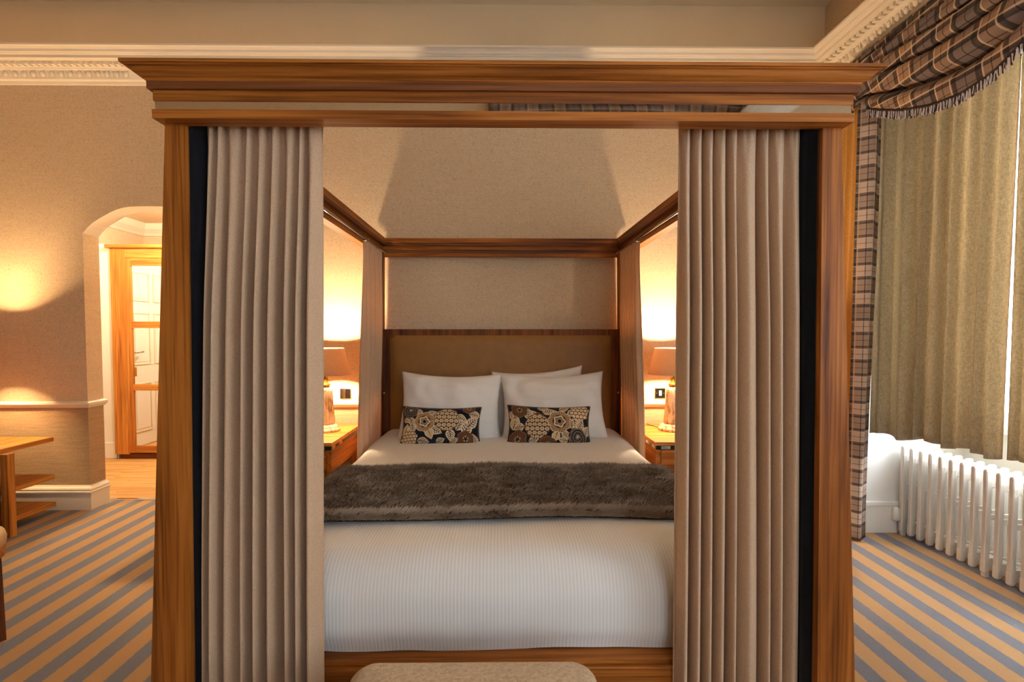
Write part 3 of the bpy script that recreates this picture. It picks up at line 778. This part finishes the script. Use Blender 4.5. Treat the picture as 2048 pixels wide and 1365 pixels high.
itL = [lf(.10, .34, .13, -60), lf(.03, .10, .17, 75, 1), lf(.13, .27, .14, -75), lf(.19, .20, .12, 40), lf(.24, .36, .12, 100), lf(.33, .38, .13, 20), lf(.37, .21, .17, -25), lf(.34, .22, .17, -70, 1), lf(.22, .05, .15, -10), lf(.45, .02, .12, 25), lf(.62, .20, .17, -85), lf(.68, .36, .17, -20), lf(.70, .18, .16, 60), lf(.80, .12, .22, 70), lf(.86, .40, .16, -5), lf(.84, .22, .20, 45), lf(.96, .02, .14, 110), lf(.62, .02, .12, 30), lf(.02, .34, .10, -40, 1),
       ('brown', .85, .49, .08), ('rose', .11, .44, .10), ('peony', .30, .285, .125), ('cluster', .575, .325, .15), ('berry', .11, .085, .105), ('brown', .82, .075, .105)]
itR = [lf(.22, .36, .14, 15), lf(.25, .30, .16, 90), lf(.05, .18, .20, 75, 1), lf(.04, .32, .12, 20), lf(.20, .22, .15, 190), lf(.42, .40, .15, 10), lf(.52, .42, .13, -40), lf(.72, .36, .14, 40), lf(.80, .34, .18, -85), lf(.60, .17, .15, -110, 1), lf(.66, .18, .13, -60), lf(.77, .20, .13, 100), lf(.84, .18, .16, 60), lf(.72, .05, .12, 170), lf(.26, .04, .13, 15), lf(.92, .12, .15, 60), lf(.36, .46, .14, 10), lf(.02, .42, .12, -80, 1), lf(.62, .44, .14, 25),
       ('brown', .48, .00, .10), ('brown', .36, .30, .09), ('brown', .14, .43, .10), ('cluster', .355, .22, .145), ('peony', .62, .285, .135), ('berry', .87, .42, .12), ('rose', .84, .10, .115), ('brown', .12, .065, .11)]
cushion((-.350, 3.005, .690), .48, .245, .14, R(24), R(1.2), R(2), itL, 3, 'navy floral cushion with a spiral rose at its top corner, beside the brown-flowered one')
cushion((.300, 3.005, .690), .505, .255, .14, R(24), R(1.0), R(-2), itR, 8, 'navy floral cushion with a grey spiral rose at its bottom corner')

# ------------------------------------------------------------------ bed curtains
def curtain(name, top, bot, z1, z0, nf, amp, seed, mat, parent=None, gather=True, rows=46, label=None, cat='curtain', group=None, a0=.4, solid=.0018, uvs=None, hem=True, loose=1.0, org=None, zfun=None):
    """hanging cloth; top/bot: plan polylines; nf folds of half-depth amp"""
    rnd = random.Random(seed); N = int(nf * 26)
    jit = [rnd.uniform(-.3, .3) for _ in range(int(nf) + 3)]; am = [rnd.uniform(.55, 1.25) for _ in range(int(nf) + 3)]
    dr_ = [rnd.uniform(-.5, .5) for _ in range(int(nf) + 3)]
    wd_ = [rnd.uniform(.45, 1.7) for _ in range(int(nf))]; tw = sum(wd_); cum = [0.0]
    for q_ in wd_: cum.append(cum[-1] + q_ / tw)
    idx_ = [float(q_) for q_ in range(len(cum))]
    def poly(pl, u):
        ls = [math.dist(pl[i], pl[i + 1]) for i in range(len(pl) - 1)]; tot = sum(ls); d = u * tot
        for i, l in enumerate(ls):
            if d <= l or i == len(ls) - 1:
                t = d / l; a, b = pl[i], pl[i + 1]
                return Vector((lerp(a[0], b[0], t), lerp(a[1], b[1], t))), Vector((b[0] - a[0], b[1] - a[1])).normalized()
            d -= l
    P = []; uv = []
    for j in range(rows + 1):
        v = j / rows; v = v ** (1.6 if gather else 1.0); rw_ = []
        sh = smoothstep(v)
        for i in range(N + 1):
            u = i / N; k = min(interp(cum, idx_, u) * .75 + u * int(nf) * .25, int(nf) - 1e-6); ki = int(k); kf = smoothstep(k - ki)
            J = lerp(jit[ki], jit[ki + 1], kf); A = lerp(am[ki], am[ki + 1], kf); D = lerp(dr_[ki], dr_[ki + 1], kf)
            ph = 2 * math.pi * (k + J * (.6 + .4 * sh) + D * .35 * sh * loose)
            p1, t1 = poly(top, u); p2, t2 = poly(bot, u); p = p1.lerp(p2, sh ** .8); t = t1.lerp(t2, sh).normalized(); nrm = Vector((t.y, -t.x))
            a = amp * A * lerp(a0, 1.0, smoothstep(v * 3))
            ends = min(1, u * nf * 2, (1 - u) * nf * 2)
            off = a * (.45 * (2 * abs(math.sin(ph / 2)) ** .9 - 1) - .62 * math.cos(ph) + .2 * math.sin(2 * ph + seed)) * (.35 + .65 * ends)
            if gather:
                g = max(0, 1 - v / .07); off += .004 * g * math.sin(ph * 3.0 + seed)
            q = p + nrm * off + t * (a * .10 * math.sin(ph + seed) * ends * (1 if u > .02 else 0))
            zz = lerp(z1, z0, v)
            if zfun: zz += zfun(u, v)
            rw_.append((q.x, q.y, zz)); uv.append((u, v))
        P.append(rw_)
    m = MB().grid(P, N + 1, rows + 1)
    if uvs: m.uv = [(a * uvs[0], b * uvs[1]) for a, b in uv]
    o = m.build(name, mat, parent, True, solid=solid, norm=False, origin=org)
    if label: tag(o, label, cat, group)
    return o
G = 'linen bed curtains'
curtain('bed_curtain', [(CX - .784, 1.338), (CX - .482, 1.342)], [(CX - .828, 1.345), (CX - .502, 1.350)], 1.826, .012, 9, .034, 27, M['linen'], label='full-length linen bed curtain beside the front post nearer the arched doorway', group=G)
curtain('bed_curtain', [(CX + .462, 1.342), (CX + .792, 1.338)], [(CX + .468, 1.346), (CX + .830, 1.345)], 1.826, .012, 9, .034, 35, M['linen'], label='full-length linen bed curtain beside the front post nearer the window', group=G)
curtain('bed_curtain', [(CX - .806, 2.955), (CX - .806, 3.40)], [(CX - .852, 2.94), (CX - .846, 3.395)], 1.80, .02, 7, .022, 41, M['linen'], label='linen bed curtain at the headboard end on the arched-doorway side', group=G)
curtain('bed_curtain', [(CX + .806, 3.40), (CX + .806, 2.955)], [(CX + .846, 3.395), (CX + .852, 2.94)], 1.80, .02, 7, .022, 43, M['linen'], label='linen bed curtain at the headboard end beside the lamp with the light switch', group=G)
curtain('black_curtain', [(CX - .806, 1.302), (CX - .752, 1.385)], [(CX - .824, 1.302), (CX - .765, 1.392)], 1.80, .012, 2, .003, 3, M['blackout'], gather=False, label='narrow black curtain between linen curtain and the front post nearer the arch', group='black side curtains')
curtain('black_curtain', [(CX + .760, 1.385), (CX + .806, 1.302)], [(CX + .770, 1.392), (CX + .824, 1.302)], 1.80, .012, 2, .003, 4, M['blackout'], gather=False, label='narrow black curtain between linen curtain and the front post nearer the window', group='black side curtains')
# the bed stands very slightly askew to the walls: turn it and everything on it together
AN = .003; PV = Vector((CX, 1.25, 0)); RT = Matrix.Rotation(AN, 3, 'Z')
for o in list(COL.objects):
    if o.parent is None and o.name.split('.')[0] in ('four_poster_bed', 'duvet', 'fur_throw', 'pillow', 'floral_cushion', 'bed_curtain', 'black_curtain'):
        o.location = PV + RT @ (Vector(o.location) - PV); o.rotation_euler.z += AN

# ------------------------------------------------------------------ bench at the foot of the bed
bn = empty('bench', (-.06, .98, 0), 'oatmeal upholstered bench at the foot of the bed', 'bench')
def rslab(m, cx, cy, hx, hy, r, z0, z1, er, k=10):
    rings = []
    steps = 6
    for i in range(steps + 1):
        a = math.pi / 2 * i / steps; rings.append((er * (1 - math.sin(a)), z0 + er * (1 - math.cos(a))))
    for i in range(steps + 1):
        a = math.pi / 2 * i / steps; rings.append((er * (1 - math.cos(a)), z1 - er * (1 - math.sin(a))))
    P = []
    for ins, z in rings:
        row_ = []
        for qx, qy, st in ((1, 1, 0), (-1, 1, 90), (-1, -1, 180), (1, -1, 270)):
            for i in range(k + 1):
                a = R(st + 90 * i / k); rr_ = max(r - ins, .002)
                row_.append((cx + qx * (hx - r) + rr_ * math.cos(a), cy + qy * (hy - r) + rr_ * math.sin(a), z))
        P.append(row_)
    n = len(P[0]); vs = [p for r_ in P for p in r_]
    fs = [(j * n + i, j * n + (i + 1) % n, (j + 1) * n + (i + 1) % n, (j + 1) * n + i) for j in range(len(P) - 1) for i in range(n)]
    fs += [tuple(range(n))[::-1]]
    m.add(vs, fs)
    # crowned top
    b = len(m.v) - n; c0 = len(m.v); m.v.append((cx, cy, z1 + .012))
    mid = []
    for i in range(n):
        p = m.v[b + i]; m.v.append((lerp(p[0], cx, .35), lerp(p[1], cy, .35), z1 + .008)); mid.append(c0 + 1 + i)
    for i in range(n):
        m.f.append((b + i, b + (i + 1) % n, mid[(i + 1) % n], mid[i])); m.mi.append(0); m.f.append((mid[i], mid[(i + 1) % n], c0)); m.mi.append(0)
    return m
rslab(MB(), -.062, .985, .288, .208, .06, .35, .468, .03).build('seat_pad', M['bench'], bn, True)
box('seat_frame', WD[0], bn, -.33, .206, .80, 1.17, .29, .35)
for sx in (-.31, .186):
    for sy in (.82, 1.15): box('leg', WD[2], bn, sx - .022, sx + .022, sy - .022, sy + .022, 0, .29)

# ------------------------------------------------------------------ nightstands, lamps
def nightstand(s, xin, label):
    xo = xin + s * .56; yf, yb, zt = 2.925, 3.50, .610
    t = empty('nightstand', ((xin + xo) / 2, 3.2, 0), label, 'nightstand', 'nightstands beside the bed')
    box('top', WOAK[0], t, xin, xo, yf, yb, zt - .022, zt, .002)
    x0, x1 = min(xin, xo) + .01, max(xin, xo) - .01
    box('inlay_strip', M['black'], t, x0, x1, yf + .008, yb - .01, zt - .047, zt - .022, .001)
    for k in range(5):
        a = lerp(x0 + .01, x1 - .01, k / 5)
        box('mirror_tile', M['mirror'], t, a + .02, a + .075, yf + .004, yf + .010, zt - .044, zt - .025, .0)
    for k in range(2):
        a = lerp(yf + .02, yb - .05, k / 4)
        box('mirror_tile', M['mirror'], t, xin + s * .006, xin + s * .012, a, a + .055, zt - .044, zt - .025, .0)
    box('side_panel', WD[1], t, x0, x0 + .03, yf + .01, yb - .01, zt - .18, zt - .047)
    box('side_panel', WD[1], t, x1 - .03, x1, yf + .01, yb - .01, zt - .18, zt - .047)
    box('back_panel', WD[0], t, x0 + .03, x1 - .03, yb - .03, yb - .012, zt - .18, zt - .047)
    d = box('drawer', WD[0], t, x0 + .032, x1 - .032, yf + .008, yb - .04, zt - .178, zt - .05)
    for xx in (x0 + .022, x1 - .022):
        for yy in (yf + .035, yb - .035): box('leg', WD[2], t, xx - .02, xx + .02, yy - .02, yy + .02, 0, zt - .18)
    box('shelf', WDK[0], t, x0 + .045, x1 - .045, yf + .04, yb - .04, .12, .14)
nightstand(1, .915, 'walnut nightstand with mirror inlay under the lamp beside the black light switch')
nightstand(-1, -.985, 'walnut nightstand with mirror inlay on the arched-doorway side of the bed')
def lamp(cx, cy, z, label, power=105):
    t = empty('table_lamp', (cx, cy, z), label, 'lamp', 'bedside lamps')
    MB().lathe([(.086, z), (.088, z + .012), (.084, z + .02), (.076, z + .022), (.078, z + .034), (.066, z + .042), (.056, z + .046)], cx, cy, 40).build('base', M['lampstem'], t, True)
    st = [(.052, .046), (.056, .06), (.052, .10), (.047, .16), (.044, .22), (.041, .27), (.036, .285), (.028, .29)]
    MB().lathe([(r_, z + a) for r_, a in st], cx, cy, 96, rad=lambda a, q: 1 - .10 * abs(math.sin(a * 8))).build('stem', M['lampstem'], t, True)
    MB().lathe([(.022, z + .29), (.024, z + .297), (.03, z + .302), (.024, z + .31), (.014, z + .318), (.012, z + .36), (.016, z + .365), (.016, z + .445), (.008, z + .463)], cx, cy, 24).build('neck', M['brass'], t, True)
    zb, zt = z + .372, z + .545
    sh = MB().lathe([(.158, zb), (.118, zt), (.1155, zt), (.1555, zb), (.158, zb)], cx, cy, 48, closed=False).build('shade', M['shade'], t, True)
    MB().lathe([(.159, zb), (.1575, zb + .006), (.1555, zb + .006), (.155, zb), (.159, zb)], cx, cy, 48, closed=False).build('shade_trim', M['shade'], sh, True)
    MB().lathe([(.001, z + .463), (.012, z + .467), (.02, z + .478), (.021, z + .486), (.016, z + .497), (.001, z + .503)], cx, cy, 16, closed=False).build('bulb', M['bulb'], t, True)
    pl = point('lamp_light', (cx, cy, z + .483), power, .032, (1, .73, .45), t)
    return t
def lamp_fix(t):
    pass
lamp(1.142, 3.285, .610, 'lit lamp with fluted cream stem beside the black light switch')
lamp(-1.144, 3.285, .610, 'lit lamp with fluted cream stem on the arched-doorway side of the bed')
fl = MB().tube([(1.08, 3.33, .615), (1.045, 3.36, .622), (1.03, 3.42, .62), (1.035, 3.49, .615)], .003, 6).build('lamp_flex', M['cable'], None, True)
tag(fl, 'thin brown flex of the lamp beside the light switch', 'cable')

def plate(name, x0, x1, z0, z1, label, rocker=True):
    t = empty(name, ((x0 + x1) / 2, YB, z0), label, 'switch')
    box('frame', M['brass'], t, x0, x1, YB - .006, YB, z0, z1, .002)
    box('faceplate', M['black'], t, x0 + .004, x1 - .004, YB - .008, YB - .005, z0 + .004, z1 - .004, .001)
    if rocker:
        mx, mz = (x0 + x1) / 2, (z0 + z1) / 2
        box('rocker', M['plastic'], t, mx - .009, mx + .009, YB - .013, YB - .007, mz - .018, mz + .018, .002)
        for s in (-1, 1):
            MB().tube([(mx + s * .025, YB - .0075, mz), (mx + s * .025, YB - .0095, mz)], .0035, 8).build('screw', M['brass'], t)
plate('light_switch', 1.105, 1.181, .787, .863, 'black light switch with brass frame and white rocker above the chair rail')
pm = empty('socket_plate', (-1.095, YB, .787), 'mirror-finish wall plate beside the lamp on the arched-doorway side', 'socket')
box('frame', M['chrome'], pm, -1.135, -1.058, YB - .006, YB, .787, .863, .002)
box('faceplate', M['chrome'], pm, -1.131, -1.098, YB - .008, YB - .005, .791, .859, .001)
box('insert', M['black'], pm, -1.096, -1.062, YB - .008, YB - .005, .791, .859, .001)
wp = empty('wall_socket', (1.19, YB, .27), 'chrome double socket low on the wall under the nightstand', 'socket')
box('frame', M['chrome'], wp, 1.16, 1.30, YB - .008, YB, .25, .34, .002)
for a in (1.175, 1.24): box('insert', M['black'], wp, a, a + .04, YB - .010, YB - .007, .27, .32, .001)

# ------------------------------------------------------------------ side table, its lamp, stool on the arch side
st_ = empty('side_table', (-3.5, 3.0, 0), 'honey oak side table with two open shelves against the wall by the arch', 'table')
TX0, TX1, TY_0, TY_1 = -4.05, -3.045, 2.55, 3.42
box('top', WOAK[1], st_, TX0, TX1, TY_0, TY_1, .516, .546, .002)
box('upper_shelf', WOAK[1], st_, TX0, TX1, 3.09, TY_1, .258, .288, .002)
box('lower_shelf', WOAK[1], st_, TX0, TX1, 3.09, TY_1, .070, .100, .002)
box('leg', WOAK[2], st_, -3.04, -2.995 - .0, 3.045, 3.09, 0, .516, .002)
box('leg', WDK[2], st_, -3.11, -3.042, 3.00, 3.045, 0, .516, .002)
box('middle_rail', WOAK[0], st_, TX0, -3.042, 3.045, 3.075, .262, .292, .002)
box('leg', WOAK[2], st_, TX0, TX0 + .05, 3.045, 3.09, 0, .516, .002)
box('leg', WOAK[2], st_, TX0, TX0 + .05, TY_0 + .02, TY_0 + .06, 0, .516, .002)
box('leg', WOAK[2], st_, -3.10, -3.05, TY_0 + .02, TY_0 + .06, 0, .516, .002)
def desk_lamp(cx, cy, z):
    t = empty('table_lamp', (cx, cy, z), 'lit lamp on the oak side table, its glow fanning up the wall', 'lamp')
    MB().lathe([(.07, z), (.072, z + .012), (.05, z + .03), (.018, z + .05), (.015, z + .38), (.024, z + .46), (.014, z + .52), (.008, z + .60)], cx, cy, 32).build('base', M['lampstem'], t, True)
    zb, zt = z + .50, z + .721
    MB().lathe([(.10, zb), (.085, zt), (.0825, zt), (.0975, zb), (.10, zb)], cx, cy, 48, closed=False).build('shade', M['shade'], t, True)
    MB().lathe([(.001, z + .604), (.014, z + .608), (.021, z + .619), (.021, z + .635), (.014, z + .646), (.001, z + .65)], cx, cy, 16, closed=False).build('bulb', M['bulb'], t, True)
    point('lamp_light', (cx, cy, z + .627), 110, .032, (1, .66, .33), t)
desk_lamp(-3.40, 3.275, .546)

sl = empty('round_stool', (-2.2, 1.875, 0), 'round stool with cream padded seat and dark wooden legs at the left edge', 'stool')
MB().lathe([(.20, .395), (.237, .397), (.243, .405), (.245, .43), (.24, .447), (.225, .457), (.15, .463), (.05, .465), (.001, .465)], -2.2, 1.875, 48).build('seat', M['stoolpad'], sl, True)
MB().lathe([(.236, .36), (.24, .362), (.24, .395), (.236, .397)], -2.2, 1.875, 48).build('seat_rim', WOAK[0], sl, True)
for a in (45, 135, 225, 315):
    c_, s_ = math.cos(R(a)), math.sin(R(a)); px_, py_ = -2.2 + .22 * c_, 1.875 + .215 * s_
    t_ = Vector((-s_, c_, 0)) * .022; r_ = Vector((c_, s_, 0)) * .018
    f_ = Vector((c_, s_, 0)) * .10; b_ = Vector((px_ , py_, 0)) + Vector((c_, s_, 0)) * .0
    u_ = Vector((px_ - c_ * .01, py_ - s_ * .01, .36))
    q = lambda o, k: [tuple(o - r_ * k - t_ * k), tuple(o + r_ * k - t_ * k), tuple(o + r_ * k + t_ * k), tuple(o - r_ * k + t_ * k)]
    MB().hexa(q(b_, .8), q(u_, 1.0)).build('leg', WDK[2], sl)

# ------------------------------------------------------------------ radiator
RX, RDEP, RH = 2.482, .20, .558
rad = empty('radiator', (RX + .1, 2.65, 0), 'white cast-iron column radiator in the window bay', 'radiator')
def section():
    m = MB(); cols = [(0.0, .030, .0115), (.066, .036, .009), (.150, .036, .009)]
    for c, cw, hw_ in cols:      # columns with chamfered ends
        pr = [(c, -hw_ + .003), (c + .004, -hw_), (c + cw - .006, -hw_), (c + cw, -hw_ + .004), (c + cw, hw_ - .004), (c + cw - .006, hw_), (c + .004, hw_), (c, hw_ - .003)]
        def ringz(z, k): return [(c + cw / 2 + (px - c - cw / 2) * k, py * k, z) for px, py in pr]
        zz = [(.022, .8), (.03, 1.12), (.085, 1.12), (.092, 1.0), (RH - .07, 1.0), (RH - .06, 1.06), (RH - .008, 1.06), (RH, .8)]
        if c > 0: zz = [(z if z < .3 else z - .012, k) for z, k in zz]
        n8 = len(pr); vs_ = [p for a, ka in zz for p in ringz(a, ka)]
        m.add(vs_, [(r0 * n8 + i2, r0 * n8 + (i2 + 1) % n8, (r0 + 1) * n8 + (i2 + 1) % n8, (r0 + 1) * n8 + i2) for r0 in range(len(zz) - 1) for i2 in range(n8)] + [tuple(range(n8))[::-1], tuple((len(zz) - 1) * n8 + i2 for i2 in range(n8))])
    for z0_, z1_ in ((.035, .10), (.295, .325), (RH - .095, RH - .018)):
        m.box(.026, .070, -.007, .007, z0_, z1_, .004); m.box(.098, .154, -.007, .007, z0_, z1_, .004)
    return m
sec = proto(section(), 'radiator_section', M['radiator'])
hub = proto(MB().tube([(.095, -.033, 0), (.095, .033, 0)], .02, 12), 'section_hub', M['radiator'], True)
for i in range(16):
    y = 3.036 - i * .066
    shared('radiator_section', sec, rad, (RX, y, 0)); shared('section_hub', hub, rad, (RX, y - .033, .07)); shared('section_hub', hub, rad, (RX, y - .033, RH - .05))
for y in (3.036, 2.508, 2.046):
    box('foot', M['radiator'], rad, RX + .005, RX + .03, y - .012, y + .012, 0, .03, .003); box('foot', M['radiator'], rad, RX + .16, RX + .185, y - .012, y + .012, 0, .03, .003)
vl = MB().tube([(RX + .05, 3.066, 0), (RX + .05, 3.066, .09)], .012, 10).lathe([(.018, .085), (.024, .09), (.024, .15), (.02, .155), (.02, .165), (.012, .17)], RX - .01, 3.062, 16).build('valve', M['plastic'], rad, True)

# ------------------------------------------------------------------ window dressing in the bay
G2 = 'short olive window curtains'
hemf = lambda u, v: .012 * math.sin(u * 19) * v
curtain('window_curtain', [(2.292, 3.06), (2.36, 2.98), (2.46, 2.75), (2.475, 2.398)], [(2.292, 3.06), (2.36, 2.98), (2.46, 2.75), (2.475, 2.418)], 2.79, .632, 8, .030, 64, M['olive'], gather=False, a0=.8, label='short olive-beige curtain between the plaid-edged curtain and the bright gap', group=G2, zfun=hemf, loose=.9)
curtain('window_curtain', [(2.484, 2.404), (2.475, 1.25)], [(2.484, 2.408), (2.475, 1.25)], 2.79, .632, 10, .030, 67, M['olive'], gather=False, a0=.8, label='short olive-beige curtain at the right edge beyond the bright gap', group=G2, zfun=hemf, loose=.9)

lc = empty('long_curtain', (2.18, 3.05, 0), 'floor-length ochre curtain with a brown plaid border at the window bay', 'curtain')
curtain('ochre_body', [(2.17, 3.30), (2.165, 3.05), (2.16, 3.0)], [(2.14, 3.30), (2.13, 3.05), (2.125, 3.0)], 2.62, .01, 4, .02, 71, M['ochre'], lc, gather=False, a0=.8, loose=.5)
# plaid border: a soft quarter-round of cloth facing the room
P = []; uv = []; rows, cn = 60, 16
for j in range(rows + 1):
    v = j / rows; row_ = []
    for i in range(cn + 1):
        u = i / cn; xa = lerp(2.128, 2.105, v); xb = lerp(2.285, 2.225, smoothstep(v))
        x = lerp(xa, xb, u); yb_ = 3.0 - .045 * math.sin(math.pi * min(1, u * 1.05)) + .008 * math.sin(u * 9 + v * 2) + .02 * u
        row_.append((x, yb_ - .03 * v, lerp(2.62, .008, v))); uv.append((u * .135, -v * 2.6))
    P.append(row_)
m = MB().grid(P, cn + 1, rows + 1); m.uv = uv
m.build('plaid_border', M['plaid_s'], lc, True, solid=.003, norm=False)

def swag(root, A, B, out, zt, low, ends, nfold, amp, bulge, nu=110, nv=90, uscale=1.0, seed=1.0):
    """cloth swag between plan points A and B; out = direction into the room; low(u) = height of the lower edge"""
    A, B, out = Vector(A), Vector(B), Vector(out); ln = (B - A).length; P = []; uv = []; low_pts = []
    for j in range(nv + 1):
        v = j / nv; row_ = []
        for i in range(nu + 1):
            u = i / nu; mid = math.sin(math.pi * u) ** .7
            zl = low(u); z = lerp(zt, zl, v ** (1.0 + .25 * mid))
            ph = 2 * math.pi * nfold * (1 - (1 - v) ** 1.45) + .8 * math.sin(u * 3 + seed) - .5
            w_ = math.sin(ph) + .3 * math.sin(2 * ph + u * 4)
            d = amp * w_ * (.45 + .55 * mid) * min(1, 5 * v) * min(1, (1 - v) * 8 + .2) + bulge * math.sin(math.pi * min(1, v * .75)) * mid + .02 * v
            z += amp * .9 * math.cos(ph) * .5 * min(1, 5 * v) * min(1, (1 - v) * 6)
            p = A.lerp(B, u) + out * d; row_.append((p.x, p.y, z)); uv.append((u * ln * 1.06 * uscale, v * (zt - zl + .55) * uscale))
            if j == nv: low_pts.append(Vector((p.x, p.y, z)))
        P.append(row_)
    m = MB().grid(P, nu + 1, nv + 1); m.uv = uv
    m.build('swag_cloth', M['plaid'], root, True, solid=.003, norm=False)
    MB().tube([p + out * .004 for p in low_pts], .007, 6).build('braid', plain('fringe_braid', L(44, 30, 30), .8), root, True)
    fr = MB(); rn = random.Random(5); cc = []
    tot = sum((low_pts[i + 1] - low_pts[i]).length for i in range(nu)); n = int(tot / .0045)
    along = (B - A).normalized()
    for k in range(n):
        s_ = k / n * nu; i = int(s_); p = low_pts[i].lerp(low_pts[min(i + 1, nu)], s_ - i)
        l_ = rn.uniform(.036, .05); sway = along * rn.uniform(-.008, .008); w_ = along * .0016
        q0 = p + out * (.004 + rn.uniform(-.003, .003)); q1 = q0 + sway - Vector((0, 0, l_))
        fr.hexa([tuple(q1 - w_), tuple(q1 - w_ + out * .003), tuple(q1 + w_ + out * .003), tuple(q1 + w_)], [tuple(q0 - w_), tuple(q0 - w_ + out * .003), tuple(q0 + w_ + out * .003), tuple(q0 + w_)])
        c_ = L(206, 204, 222)[:3] if (k // 2) % 2 == 0 else L(54, 36, 40)[:3]
        cc += [c_] * 8
    fr.col = cc
    f = fr.build('fringe', M['fringe'], root, norm=False); f['kind'] = 'stuff'
sw = empty('swag_valance', (2.2, 2.4, 2.35), 'brown plaid swag valance with dark fringe over the window bay', 'valance')
yk = [1.40, 1.75, 2.035, 2.10, 2.20, 2.35, 2.51, 2.69, 2.83, 3.02, 3.20]
zk = [2.62, 2.60, 2.44, 2.395, 2.345, 2.325, 2.345, 2.40, 2.46, 2.555, 2.58]
YA, YE = 3.20, 1.35
swag(sw, (2.215, YA, 0), (2.215, YE, 0), (-1, 0, 0), 2.968, lambda u: interp(yk, zk, lerp(YA, YE, u)) + .045, None, 5.2, .038, .055)
box('pelmet_board', M['white'], sw, 2.225, 2.27, YE, YA, 2.93, 2.965, .003)
s2 = empty('swag_valance', (1.03, YR + .1, 2.7), 'brown plaid swag valance above the rear window, seen in the canopy mirror', 'valance')
swag(s2, (2.25, YR + .06, 0), (-.08, YR + .06, 0), (0, 1, 0), 3.42, lambda u: 3.05 - .35 * math.sin(math.pi * u), None, 4, .03, .06, nu=60, nv=50)
